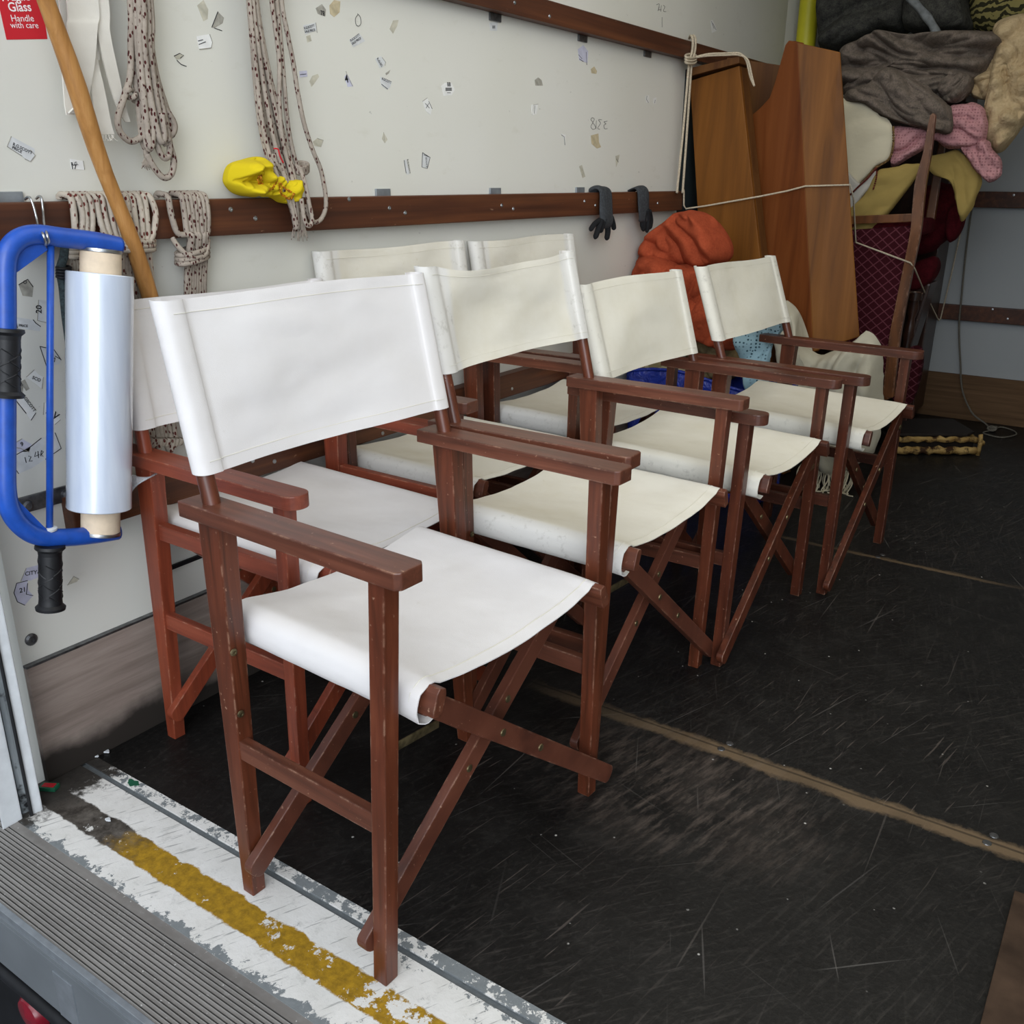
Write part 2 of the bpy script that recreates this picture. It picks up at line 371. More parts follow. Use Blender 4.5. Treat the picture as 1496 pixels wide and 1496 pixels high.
MAT['ycloth'] = canvas('yellow_cotton', '#cdb61c', '#8f7d16', .45)
def m_wrap():
    t = NT('stretch_film'); v = t.coord(); f = t.noise(30, t.coord((3, 3, 1)), 3, .6, 1); g = t.noise(1, t.coord((60, 60, 2)), 3)
    c = t.mix(g, srgb('#b4c0d4'), srgb('#d2dae6')); t.bump(f, .10, .002)
    m = t.base(c, .22, 0, 1.0); t.b.inputs['IOR'].default_value = 1.5; t.b.inputs['Coat Weight'].default_value = 1.0; t.b.inputs['Coat Roughness'].default_value = .10; t.b.inputs['Coat IOR'].default_value = 1.7
    return m
MAT['wrap'] = m_wrap()

# ------------------------------------------------------------------ mesh helpers
class MB:
    def __init__(s): s.v = []; s.f = []
    def add(s, vs, fs):
        o = len(s.v); s.v += [tuple(v) for v in vs]; s.f += [tuple(i+o for i in f) for f in fs]; return s
    def box(s, a, b, bev=0):
        x0, y0, z0 = a; x1, y1, z1 = b
        return s.hexa([(x0, y0, z0), (x1, y0, z0), (x1, y1, z0), (x0, y1, z0)], [(x0, y0, z1), (x1, y0, z1), (x1, y1, z1), (x0, y1, z1)], bev)
    def hexa(s, lo, hi, bev=0):
        vs = [Vector(v) for v in lo]+[Vector(v) for v in hi]
        fs = [(0, 3, 2, 1), (4, 5, 6, 7), (0, 1, 5, 4), (1, 2, 6, 5), (2, 3, 7, 6), (3, 0, 4, 7)]
        if not bev: return s.add(vs, fs)
        bm = bmesh.new(); bv = [bm.verts.new(v) for v in vs]
        for f in fs: bm.faces.new([bv[i] for i in f])
        bmesh.ops.recalc_face_normals(bm, faces=bm.faces)
        bmesh.ops.bevel(bm, geom=list(bm.edges), offset=bev, segments=2, affect='EDGES', profile=.6)
        return s.from_bm(bm)
    def from_bm(s, bm):
        bm.verts.index_update()
        s.add([v.co[:] for v in bm.verts], [[v.index for v in f.verts] for f in bm.faces]); bm.free(); return s
    def beam(s, p, q, w, h, up=(0, 0, 1), bev=.002, w2=None, h2=None):
        """bar from p to q; w = size across 'side', h = size along 'up'"""
        p, q, up = Vector(p), Vector(q), Vector(up); d = (q-p).normalized(); sd = d.cross(up).normalized(); u2 = sd.cross(d).normalized()
        w2, h2 = w2 or w, h2 or h
        lo = [p+sd*a*w/2+u2*b*h/2 for a, b in ((-1, -1), (1, -1), (1, 1), (-1, 1))]
        hi = [q+sd*a*w2/2+u2*b*h2/2 for a, b in ((-1, -1), (1, -1), (1, 1), (-1, 1))]
        return s.hexa(lo, hi, bev)
    def prism(s, poly, axis, bev=0):
        """poly: list of 3d points in a plane, extruded by vector axis"""
        bm = bmesh.new(); ax = Vector(axis); a = [bm.verts.new(p) for p in poly]; b = [bm.verts.new(Vector(p)+ax) for p in poly]; n = len(a)
        bm.faces.new(a); bm.faces.new(b[::-1])
        for i in range(n): bm.faces.new((a[i], b[i], b[(i+1) % n], a[(i+1) % n]))
        bmesh.ops.recalc_face_normals(bm, faces=bm.faces)
        if bev: bmesh.ops.bevel(bm, geom=list(bm.edges), offset=bev, segments=2, affect='EDGES', profile=.6)
        bmesh.ops.triangulate(bm, faces=[f for f in bm.faces if len(f.verts) > 4])
        return s.from_bm(bm)
    def tube(s, pts, r, n=8, closed=False, caps=True, flat=None):
        pts = [Vector(p) for p in pts]; m = len(pts); rr = r if isinstance(r, (list, tuple)) else [r]*m
        rings = []; prev = None
        for i in range(m):
            a = pts[(i-1) % m] if closed or i > 0 else pts[i]; b = pts[(i+1) % m] if closed or i < m-1 else pts[i]
            d = (b-a); d = d.normalized() if d.length > 1e-9 else Vector((0, 0, 1))
            if prev is None:
                ref = Vector((1, 0, 0)) if abs(d.x) < .8 else Vector((0, 1, 0)); nn = d.cross(ref).normalized()
            else:
                nn = prev - d*prev.dot(d); nn = nn.normalized() if nn.length > 1e-6 else d.orthogonal().normalized()
            prev = nn; bb = d.cross(nn)
            rings.append([pts[i]+(nn*math.cos(2*PI*k/n)+bb*math.sin(2*PI*k/n))*rr[i] for k in range(n)])
        vs = [v for g in rings for v in g]; fs = []
        for i in range(m if closed else m-1):
            j = (i+1) % m
            for k in range(n): fs.append((i*n+k, i*n+(k+1) % n, j*n+(k+1) % n, j*n+k))
        if caps and not closed: fs += [tuple(range(n))[::-1], tuple((m-1)*n+k for k in range(n))]
        return s.add(vs, fs)
    def lathe(s, prof, base, axis=(0, 0, 1), n=24):
        """prof: list of (radius, height) along axis from base"""
        base, ax = Vector(base), Vector(axis).normalized()
        return s.tube([base+ax*h for r, h in prof], [max(r, .0002) for r, h in prof], n) if False else s._lathe(prof, base, ax, n)
    def _lathe(s, prof, base, ax, n):
        a = ax.orthogonal().normalized(); b = ax.cross(a); vs = []; fs = []
        for r, h in prof:
            for k in range(n): vs.append(base+ax*h+(a*math.cos(2*PI*k/n)+b*math.sin(2*PI*k/n))*max(r, .0003))
        for i in range(len(prof)-1):
            for k in range(n): fs.append((i*n+k, i*n+(k+1) % n, (i+1)*n+(k+1) % n, (i+1)*n+k))
        fs += [tuple(range(n))[::-1], tuple((len(prof)-1)*n+k for k in range(n))]
        return s.add(vs, fs)
    def grid(s, fn, nu, nv, close_u=False):
        vs = [fn(i/(nu-1) if not close_u else i/nu, j/(nv-1)) for i in range(nu) for j in range(nv)]; fs = []
        for i in range(nu if close_u else nu-1):
            for j in range(nv-1):
                a = i*nv+j; b = ((i+1) % nu)*nv+j; fs.append((a, b, b+1, a+1))
        return s.add(vs, fs)
    def sheet(s, fn, nu, nv, th=.0015):
        """two-sided cloth of real thickness"""
        P = [[Vector(fn(i/(nu-1), j/(nv-1))) for j in range(nv)] for i in range(nu)]
        N = [[None]*nv for _ in range(nu)]
        for i in range(nu):
            for j in range(nv):
                du = P[min(i+1, nu-1)][j]-P[max(i-1, 0)][j]; dv = P[i][min(j+1, nv-1)]-P[i][max(j-1, 0)]
                n = du.cross(dv); N[i][j] = n.normalized() if n.length > 1e-12 else Vector((0, 0, 1))
        top = [P[i][j]+N[i][j]*th/2 for i in range(nu) for j in range(nv)]; bot = [P[i][j]-N[i][j]*th/2 for i in range(nu) for j in range(nv)]
        o = nu*nv; fs = []
        for i in range(nu-1):
            for j in range(nv-1):
                a = i*nv+j; b = a+nv; fs.append((a, b, b+1, a+1)); fs.append((a+o, a+1+o, b+1+o, b+o))
        for i in range(nu-1):
            for j in (0, nv-1):
                a = i*nv+j; b = a+nv; fs.append((a, a+o, b+o, b) if j == 0 else (a, b, b+o, a+o))
        for j in range(nv-1):
            for i in (0, nu-1):
                a = i*nv+j; b = a+1; fs.append((a, b, b+o, a+o) if i == 0 else (a, a+o, b+o, b))
        return s.add(top+bot, fs)

def obj(name, mb, mat, parent=None, smooth=None, loc=None):
    me = bpy.data.meshes.new(name); me.from_pydata([tuple(v) for v in mb.v], [], mb.f); me.validate()
    bm = bmesh.new(); bm.from_mesh(me); bmesh.ops.recalc_face_normals(bm, faces=bm.faces); bm.to_mesh(me); bm.free()
    me.materials.append(MAT[mat] if isinstance(mat, str) else mat)
    if smooth is not None:
        me.polygons.foreach_set('use_smooth', [True]*len(me.polygons))
        if smooth < 3: me.set_sharp_from_angle(angle=smooth)
    o = bpy.data.objects.new(name, me); col.objects.link(o)
    if loc is not None:      # move the origin to the thing itself
        L = Vector(loc); me.transform(Matrix.Translation(-L)); o.location = L
    if parent: o.parent = parent
    return o
def tag(o, label, cat, group=None, kind=None):
    o['label'] = label
    if cat: o['category'] = cat
    if group: o['group'] = group
    if kind: o['kind'] = kind
    return o
def thing(name, label, cat, loc=(0, 0, 0), rz=0, group=None, kind=None):
    o = bpy.data.objects.new(name, None); col.objects.link(o); o.location = loc; o.rotation_euler = (0, 0, rz); o.empty_display_size = .05
    return tag(o, label, cat, group, kind)
def struct(name, mb, mat, label, parent=None, smooth=None):
    o = obj(name, mb, mat, parent, smooth)
    if parent is None: o['kind'] = 'structure'; o['label'] = label
    return o
def crom(pts, k=6, closed=False):
    P = [Vector(p) for p in pts]; n = len(P); out = []
    for i in range(n if closed else n-1):
        a = P[(i-1) % n] if closed or i > 0 else P[i]; b = P[i]; c = P[(i+1) % n]; d = P[(i+2) % n] if closed or i < n-2 else c
        for j in range(k):
            t = j/k; out.append(.5*((2*b)+(c-a)*t+(2*a-5*b+4*c-d)*t*t+(3*b-a-3*c+d)*t**3))
    if not closed: out.append(P[-1])
    return out
def fbm(p, s, o=3): return noise.fractal(Vector(p)*s, 1.0, 2.0, o)
def ridge(p, s):
    return 1-abs(noise.noise(Vector(p)*s))*2

_tc = {}
def text_mb(body, size, org, right, up, depth=.0004, bold=0, align='LEFT', shear=0, space=1):
    """lettering as a mesh lying in the plane (right, up)"""
    cu = bpy.data.curves.new('lettering', 'FONT'); cu.body = body; cu.size = size; cu.extrude = depth; cu.offset = bold; cu.align_x = align; cu.shear = shear; cu.space_character = space; cu.resolution_u = 3
    o = bpy.data.objects.new('lettering', cu); col.objects.link(o); dg = bpy.context.evaluated_depsgraph_get(); dg.update()
    me = bpy.data.meshes.new_from_object(o.evaluated_get(dg)); bpy.data.objects.remove(o); bpy.data.curves.remove(cu)
    r, u, org = Vector(right).normalized(), Vector(up).normalized(), Vector(org); n = r.cross(u)
    mb = MB(); mb.add([org+r*v.co.x+u*v.co.y+n*(v.co.z+depth) for v in me.vertices], [tuple(p.vertices) for p in me.polygons]); bpy.data.meshes.remove(me)
    return mb

# ------------------------------------------------------------------ the van
def build_van():
    L, W, H = 4.03, 2.25, 2.4
    m = MB(); m.box((-.03, -.1, -.02), (0, L, H)); struct('wall_left', m, 'wall', 'white panelled side wall of the van with peeling stickers')
    m = MB(); m.box((W, -.1, -.02), (W+.03, L, H)); struct('wall_right', m, 'wall', 'white panelled side wall opposite the stickered one')
    m = MB(); m.box((-.03, L, -.02), (W+.03, L+.03, H)); struct('wall_back', m, 'bulk', 'grey bulkhead wall at the far end of the van')
    m = MB(); m.box((-.03, -.1, H), (W+.03, L+.03, H+.03)); struct('ceiling', m, 'wall', 'white van roof')
    m = MB(); m.prism([(0, 3.6, .0), (0, L, .0), (.16, L, .0)], (0, 0, H)); struct('trim_1', m, 'wall', 'pale corner panel between side wall and bulkhead')
    m = MB(); m.box((0, 0, -.03), (W, L, 0)); struct('floor', m, 'floor', 'scratched black van floor with worn brown seams')
    m = MB(); m.box((0, -.1946, -.03), (W, -.034, 0), 0).box((0, -.022, -.03), (W, 0, .0005)).box((0, -.034, -.03), (W, -.022, -.006)); struct('trim_2', m, 'sill', 'white painted door sill with a flaking yellow stripe')
    # ribbed step plate
    prof = [(-.1946, -.001), (-.2105, -.001)]; y = -.2105; nr = 15; pitch = (.3259-.008-.2105)/nr
    for i in range(nr):
        prof += [(y-.0002, -.004), (y-pitch*.30, -.004), (y-pitch*.36, -.0005), (y-pitch*.52, -.0005), (y-pitch*.56, -.0014), (y-pitch*.98, -.0014)]; y -= pitch
    prof += [(y, -.001), (-.3259, -.001), (-.3259, -.012), (-.1946, -.012)]
    m = MB(); m.prism([(-.25, a, b) for a, b in prof], (W+.4, 0, 0)); st = struct('trim_3', m, 'alu', 'ribbed aluminium step plate along the door sill')
    m = MB(); m.box((-.25, -.3268, -.016), (W+.15, -.317, .0003), .001); struct('edge_strip', m, 'alu_edge', '', st)
    m = MB(); m.box((-.25, -.329, -.125), (W+.15, -.30, -.012), .002).box((-.25, -.3305, -.03), (W+.15, -.328, -.018), .001); struct('trim_4', m, 'grey_paint', 'grey painted steel beam under the step plate')
    m = MB(); m.box((.40, -.3312, -.122), (.45, -.328, -.035), .001); struct('trim_5', m, 'alu_edge', 'small bare metal tab on the grey beam')
    m = MB(); m.box((-.3, -.30, -.75), (W+.2, -.05, -.13)); struct('trim_6', m, 'dark', 'dark underside of the van')
    m = MB(); m.box((-6, -8, -.8), (8, 6, -.75)); struct('ground', m, 'asphalt', 'grey tarmac outside the van')
    # rear door post at the wall end
    A_ = [at(a, b, 'z', 0) for a, b in ((63, 1183), (45, 1191), (33, 1196), (4, 1212))]; bk_ = Vector((-.07, .03, 0))
    def slab(a, b, off=0): 
        m = MB(); o_ = Vector((-off, off*.5, 0)); q = [a+o_, b+o_, b+bk_, a+bk_]; m.hexa([v+Vector((0, 0, -.002)) for v in q], [v+Vector((0, 0, H)) for v in q], .0025); return m
    p = struct('trim_7', slab(A_[0], A_[1]), 'white_paint', 'chipped white rear door post beside the side wall')
    struct('outer_strip', slab(A_[2], A_[3]), 'white_paint', '', p)
    struct('weathered_strip', slab(A_[1], A_[2], .012), 'weathered', '', p)
    m = MB(); q = A_[1].lerp(A_[0], .12); m.tube([q+Vector((.002, -.002, 0)), q+Vector((.002, -.002, 1.2)), q+Vector((.002, -.002, H))], .003, 8); struct('rubber_seal', m, 'black', '', p)
    # rails on the side wall and bulkhead
    def rail(n, x0, x1, y0, y1, z0, z1, lab, clips=(), screws=(), mat='rail'):
        m = MB(); m.box((x0, y0, z0), (x1, y1, z1), .003); r = struct(n, m, mat, lab)
        for (yy, zz, ww) in clips:
            m = MB(); m.box((0, yy-ww/2, zz-.008), (.006, yy+ww/2, zz+.010), .001); struct('fixing_plate', m, 'alu_edge' if zz < 1.3 else 'steel_dark', '', r)
        for q in screws:
            m = MB(); m.lathe([(.0052, 0), (.0045, .0016), (.002, .002), (.0018, .0006)], q, (1, 0, 0) if x1-x0 < .1 else (0, -1, 0), 10); struct('screw', m, 'steel', '', r)
        return r
    cz = lambda px, py: (at(px, py, 'x', .035))
    S = lambda L_: [tuple(at(a, b, 'x', .035)) for a, b in L_]
    clipm = [(at(a, b, 'x', 0).y, 1.0495, .05) for a, b in ((558, 285), (722, 283), (846, 281), (10, 290))]
    rail('trim_8', 0, .035, -.1, 2.56, .9752, 1.0435, 'long brown timber rail across the middle of the side wall', clipm,
         S([(337, 306), (373, 319), (569, 304), (592, 311), (510, 291), (733, 300), (750, 305), (854, 294), (870, 300), (961, 297)]))
    clipu = [(at(a, b, 'x', 0).y, 1.478, .05) for a, b in ((722, 19), (850, 50), (945, 74))]
    rail('trim_9', 0, .035, -.1, 3.6, 1.4884, 1.5455, 'upper brown timber rail high on the side wall', clipu, S([(752, 4), (803, 24)]))
    rail('trim_10', 0, .035, .02, 3.6, .4706, .5394, 'lower brown timber rail behind the folding chairs', (), S([(369, 673), (401, 674), (559, 633), (748, 568)]))
    rail('trim_11', .16, W, L-.035, L, .9752, 1.0435, 'dark timber rail across the upper bulkhead', (), [tuple(at(1481, 285, 'y', L-.035))])
    rail('trim_12', .0, W, L-.035, L, .4706, .5394, 'dark timber rail across the lower bulkhead', (), [tuple(at(a, b, 'y', L-.035)) for a, b in ((1450, 452), (1472, 466))])
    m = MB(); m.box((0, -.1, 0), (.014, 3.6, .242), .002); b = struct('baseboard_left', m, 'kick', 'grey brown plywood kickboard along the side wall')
    m = MB(); m.box((0, -.1, .242), (.012, 3.6, .2465)); struct('shadow_strip', m, 'steel_dark', '', b)
    m = MB(); m.box((.0, L-.014, 0), (W, L, .215), .002); struct('baseboard_back', m, 'kick2', 'brown plywood kickboard along the bulkhead')
    # patched metal strip at the end of the lower rail
    m = MB(); a = at(150, 735, 'x', .006); m.box((0, -.06, .527), (.006, .16, .556), .001)
    for yy in (-.045, .03): m.lathe([(.011, 0), (.010, .006), (.006, .008)], (.006, yy, .54), (1, 0, 0), 12)
    tag(obj('metal_strap', m, 'steel_dark'), 'grey metal strap screwed to the wall behind the blue film dispenser', 'bracket')
    # coach bolt on the wall
    m = MB(); m.lathe([(.0115, 0), (.0115, .003), (.008, .006), (.004, .0065), (.0035, .004)], at(45, 934, 'x', 0), (1, 0, 0), 16)
    tag(obj('coach_bolt', m, 'steel_dark'), 'round grey bolt head low on the wall above the kickboard', 'bolt')
    # floor screws at the seams
    for k, (a, b, lab) in enumerate(((1060, 1090, 'pair of screw heads set in the worn seam of the black floor'), (1447, 1226, 'pair of screw heads at the end of the seam by the plywood board'), (1286, 812, 'pair of screw heads in the far seam past the chairs'))):
        p = at(a, b, 'z', 0); m = MB()
        for d in (-.014, .014): m.lathe([(.008, 0), (.007, .0012), (.003, .0014)], (p.x+d*.25, p.y+d, 0), (0, 0, 1), 12)
        tag(obj('floor_screw', m, 'steel_dark'), lab, 'screw', 'floor screws')
    # red rear lamp under the beam
    m = MB(); c = at(46, 1476, 'y', -.31); m.lathe([(.0, 0), (.028, .004), (.034, .012), (.036, .05)], (c.x, c.y-.012, c.z-.005), (0, 1, 0), 20)
    tag(obj('tail_lamp', m, 'red_lamp', None, .6), 'round red lamp under the grey beam below the step', 'lamp')
    m = MB(); m.tube([(-.05, -.315, -.17), (.5, -.315, -.17), (.9, -.315, -.17)], .013, 12); tag(obj('pipe', m, 'black', None, 1), 'black pipe running under the grey beam', 'pipe')
    # matchbox and green paint spot on the sill
    c = at(72, 1150, 'z', .004); m = MB(); R = Matrix.Rotation(.5, 3, 'Z'); 
    lo = [R @ Vector(v)+Vector((c.x, c.y, .0005)) for v in ((-.016, -.009, 0), (.016, -.009, 0), (.016, .009, 0), (-.016, .009, 0))]; m.hexa(lo, [v+Vector((0, 0, .008)) for v in lo], .0008)
    r = tag(obj('matchbox', m, 'green_paint'), 'tiny crushed red and green matchbox beside the door post', 'box')
    m = MB(); lo2 = [R @ Vector(v)+Vector((c.x, c.y, .0086)) for v in ((-.012, -.006, 0), (.012, -.006, 0), (.012, .006, 0), (-.012, .006, 0))]; m.hexa(lo2, [v+Vector((0, 0, .0004)) for v in lo2]); obj('printed_face', m, 'red_sign', r)
    c = at(194, 1144, 'z', .0006); m = MB()
    m.prism([c+Vector((math.cos(a)*(.014+.004*math.sin(3*a)), math.sin(a)*(.008+.002*math.cos(5*a)), 0)) for a in [i*PI/10 for i in range(20)]], (0, 0, .0006)); tag(obj('paint_spot', m, 'green_paint'), 'dark green paint spot on the white sill', 'paint spot')
    # plywood board at the near right
    a, b = at(1482, 1302, 'z', .012), at(1432, 1496, 'z', .012)
    d = (b-a).normalized(); n = Vector((-d.y, d.x, 0)); n = n if n.x > 0 else -n
    q = [a, a+d*.62, a+d*.62+n*.4, a+n*.4]; q = [Vector((v.x, v.y, .0005)) for v in q]
    m = MB(); m.hexa(q, [v+Vector((0, 0, .014)) for v in q], .0015); tag(obj('plywood_board', m, 'ply'), 'weathered brown plywood board lying on the black floor', 'board')
build_van()

# ------------------------------------------------------------------ director's chairs
BASE = dict(S=dict(w=.2519, sp=.0076, uff=.291, uft=.3044, ubt=-.0147, a0=-.0674, a1=.3599, Ha=.6502, upt=-.0858, Ht=.9279, Hb=.7183, upb=-.0502),
            R=dict(w=.2371, sp=.0088, uff=.372, uft=.3779, ubt=.0261, a0=-.0721, a1=.4326, Ha=.6127, upt=-.0659, Ht=.8616, Hb=.6503, upb=-.0332))
def chair(key, typ, x, y, r, label, mats, canv, d=None, flip=False, upper_rail=False, sag=.012, bow=.012, seed=0, seatfold=True, topsag=.0, fold=.004):
    P = dict(BASE[typ]); P.update(d or {})
    wv, wh, wx = mats
    root = thing('directors_chair', label, 'chair', (x, y, 0), r, "folding director's chairs")
    w, wf, Ha = P['w'], P['w']+P['sp'], P['Ha']
    uff, uft, ubt = P['uff']+.0075, P['uft']+.0075, P['ubt']
    th = .024
    def leg(u0, u1, s, hu0, hu1, hv0, hv1):
        lo = [(u0+a*hu0, s*wf+b*hv0, 0) for a, b in ((-1, -1), (1, -1), (1, 1), (-1, 1))]
        hi = [(u1+a*hu1, s*w+b*hv1, Ha-th) for a, b in ((-1, -1), (1, -1), (1, 1), (-1, 1))]
        return MB().hexa(lo, hi, .002)
    for s in (-1, 1):
        obj('leg', leg(uff, uft, s, .0125, .0135, .0125, .014), wv, root)
        obj('leg', leg(.0075, ubt, s, .0125, .023, .0125, .0155), wv, root)
        # armrest
        a0, a1 = P['a0'], P['a1']; hw = .025
        if typ == 'S':
            c = .007; poly = [(a0, -hw), (a1-c, -hw), (a1, -hw+c), (a1, hw-c), (a1-c, hw), (a0, hw)]
        else:
            poly = [(a0, -hw*.8), (a0+.05, -hw)] + [(a1-hw*.95+hw*.95*math.sin(t), -hw*math.cos(t)) for t in [PI*i/10 for i in range(11)]] + [(a0+.05, hw), (a0, hw*.8)]
        arm = obj('armrest', MB().prism([(u, s*w+v, Ha-th) for u, v in poly], (0, 0, th), .0022), wh, root)
        # side stretchers
        m = MB().beam((.0, s*(wf-.004), .268), (uff, s*(wf-.004), .268), .017, .032); obj('side_stretcher', m, wh, root)
        if upper_rail:
            m = MB().beam((.0, s*w, .455), (uft, s*w, .455), .018, .032); obj('seat_side_rail', m, wh, root)
        # dowel back post
        pb = Vector((ubt-.006, s*w, Ha-.004)); pt_ = Vector((P['upt'], s*w, P['Ht']-.006)); 
        obj('back_post', MB().tube([pb, pb.lerp(pt_, .5), pt_], .0125, 14), wv, root, .6)
        # bolts on the outer face of the legs
        for (bu, bz) in ((.0205, .433), (.0205, .330)):
            m = MB(); m.lathe([(.0058, 0), (.0055, .002), (.003, .0026), (.0025, .0012)], (bu-.012*bz, s*(wf-.002), bz), (1, 0, .02), 12); obj('bolt', m, 'brass', root, .5)
    # crossing legs: outer pair runs from one seat rail to the other side's foot, inner pair the other way
    o = 1 if not flip else -1      # side (v sign) whose seat rail carries the outer pair = -o
    rv = w-.047; zr = .432
    def xleg(u, s0, lift):
        p = (u, s0*(rv-.006), zr); q = (u, -s0*(wf+(.020 if lift else .038 if u > .1 else .008)), .028+lift)
        p, q = Vector(p), Vector(q); dd = (q-p).normalized()
        m = MB(); half = .0175; sd = Vector((1, 0, 0)).cross(dd).normalized()
        # round-ended slat
        prof = [(-half, 0)] ; L = (q-p).length; ring = []
        for t in [PI*i/8 for i in range(9)]: ring.append(q - dd*.012 + sd*(-half*math.cos(t)) + dd*(half*.7*math.sin(t)))
        ring += [p+sd*half, p-sd*half]
        m.prism([v-Vector((.0085, 0, 0)) for v in ring], (.017, 0, 0), .002)
        leg_ = obj('cross_leg', m, wx, root)
        for f in (.33, .53):
            c = p.lerp(q, f); b = MB(); b.lathe([(.0065, 0), (.006, .0018), (.003, .0022)], c+Vector((.0083, 0, 0)), (1, 0, 0), 12); obj('bolt', b, 'brass', leg_, .5)
    for u in (uff+.0215, -.0135): xleg(u, -o, 0)
    for u in (uff-.0215, .0305): xleg(u, o, 0.028)
    # seat rails and canvas
    u0, u1 = -.045, uff+.058
    tilt = .35
    for s in (-1, 1):
        c0, c1 = Vector((u0+.022, s*rv, .452)), Vector((u1, s*rv, .444)); up = Vector((0, -s*math.sin(tilt), math.cos(tilt)))
        m = MB(); d_ = (c1-c0).normalized(); sd = d_.cross(up).normalized(); ring = []
        for k in range(10):
            t = 2*PI*k/10
        pr = [(-.008, -.020), (.008, -.020), (.0095, -.012), (.0095, .012), (.006, .020), (-.006, .020), (-.0095, .012), (-.0095, -.012)]
        m.prism([c0+sd*a+up*b for a, b in pr], c1-c0, .0015); obj('seat_rail', m, wh, root)
    def seat_fn(a, t):
        u = u0+(u1-.018-u0)*t
        zc = .452-.008*t
        # profile across: tail under left rail, over, sag, over right rail, tail
        pts = []
        ov = rv+.0105; 
        prof = [(-rv+.010, -.030), (-rv-.004, -.034), (-ov-.010, -.026), (-ov-.014, -.008), (-ov-.007, .014), (-rv+.004, .0235), (-rv+.03, .0185)]
        nmid = 11
        mid = []
        for i in range(nmid):
            f = -1+2*(i+1)/(nmid+1); v = f*(rv-.03); sg = sag*(1-f*f)
            mid.append((v, .0185-sg*(1+.15*math.sin(5*t+seed))))
        rp_ = [(rv-.03, .0185), (rv-.004, .0228), (ov-.001, .017), (ov+.002, .006), (ov+.002, -.002), (ov+.001, -.010), (ov, -.016)]
        full = prof+mid+rp_
        x_ = a*(len(full)-1); i = min(int(x_), len(full)-2); f = x_-i
        v = full[i][0]*(1-f)+full[i+1][0]*f; z = full[i][1]*(1-f)+full[i+1][1]*f
        wr = .0022*fbm((u*3+seed, v*2, z), 6, 2)
        inner = 1 if abs(v) < rv-.02 else .3
        ed = -.006*math.exp(-((1-t)/.05)**2)*inner
        return (u + .003*math.sin(9*v+seed)*(t > .98), v, zc+z+wr*inner+ed)
    m = MB().sheet(seat_fn, 60, 26, .0018); seat = obj('seat', m, canv, root, 1.0)
    m = MB().tube([Vector(seat_fn(.10+.8*i/40, .955))+Vector((0, 0, .0012)) for i in range(41)], .0007, 5); obj('hem_stitching', m, 'canvas_d', seat)
    # back canvas
    Hb, Ht = P['Hb'], P['Ht']; base_pt = Vector((ubt-.006, 0, Ha)); 
    def lean(z): 
        f = (z-(Ha-.004))/((Ht-.006)-(Ha-.004)); return (ubt-.006)+(P['upt']-(ubt-.006))*f
    rs = .0155
    def back_fn(a, t):
        z = Hb+(Ht-Hb)*t; uc = lean(z)
        ang = [PI*.05, -.35*PI, -.75*PI, -PI*1.0, -1.25*PI, -1.45*PI]
        prof = []
        # left sleeve loop (starts inside behind the post, round the outside to the front)
        for th_ in (.0, -.22, -.45, -.7, -.95, -1.2, -1.4): prof.append((-w+rs*math.sin(PI*(.5+th_)) , rs*math.cos(PI*(.5+th_))))
        # orientation: v offset, u offset
        prof = [(-w+rs*1.05*math.cos(q), rs*1.05*math.sin(q)) for q in (-.35*PI, -.6*PI, -.85*PI, -1.1*PI, -1.3*PI, -1.48*PI)]
        prof.append((-w+.020, rs*.95)); prof.append((-w+.024, rs*.72)); prof.append((-w+.045, rs*.62))
        nm = 15; mid = []
        for i in range(nm):
            f = -1+2*(i+1)/(nm+1); v = f*(w-.045)
            wave = bow*(1-f*f)*(.35+.9*math.sin(PI*t*1.15+.4+.5*f+seed))
            mid.append((v, rs*.62-wave))
        full = prof+mid+[(-v, q) for v, q in prof[::-1]]
        x_ = a*(len(full)-1); i = min(int(x_), len(full)-2); f = x_-i
        v = full[i][0]*(1-f)+full[i+1][0]*f; uu = full[i][1]*(1-f)+full[i+1][1]*f
        inner = max(0, 1-(abs(v)/(w-.02))**4)
        wr = .0035*fbm((v*1.5+seed, z*4, .3), 5, 2)*inner
        uu += fold*inner*(math.sin(9*v+16*(z-Hb)+seed)+.5*math.sin(-14*v+22*(z-Hb)+seed*2))
        zz = z - topsag*inner*(t**3)*(1 if t > .5 else 0) + .002*math.sin(14*v+seed)*t
        hem = .0012*(1 if (t > .93 or t < .07) else 0)
        return (uc+uu+wr+hem*inner, v, zz)
    m = MB().sheet(back_fn, 70, 22, .0018); bk = obj('backrest', m, canv, root, 1.0)
    for tt in (.075, .925):
        m = MB().tube([Vector(back_fn(.16+.68*i/50, tt))+Vector((.0014, 0, 0)) for i in range(51)], .0006, 5); obj('hem_stitching', m, 'canvas_d', bk)
    # brass folding braces under the seat
    for s in ((-1,) if not flip else (1,)):
        m = MB(); p = Vector((uff+.001, s*(wf-.017), .392)); q = Vector((uff+.004, s*(wf-.10), .372)); 
        m.beam(Vector((uff+.0145, s*(wf-.012), .383)), Vector((uff+.0145, s*(wf-.11), .375)), .0025, .013, (0, 0, 1), .0008)
        m.lathe([(.0085, 0), (.008, .003), (.004, .0045)], (uff+.015, s*(wf-.010), .383), (1, 0, 0), 14)
        obj('brass_brace', m, 'brass', root, .6)
    return root
WA, WE, WC = ('wood_a', 'wood_ah', 'wood_ax'), ('wood_e', 'wood_eh', 'wood_e'), ('wood_c', 'wood_ch', 'wood_c')
chair('A', 'S', .5547, .2017, -.0429, "nearest director's chair, bright white canvas, front feet on the painted sill", WA, 'canvas_w',
      dict(sp=.0182, uff=.2927, Ha=.6519, Ht=.9298, Hb=.6944, upt=-.0834, upb=-.0431), seed=1.3, sag=.014)
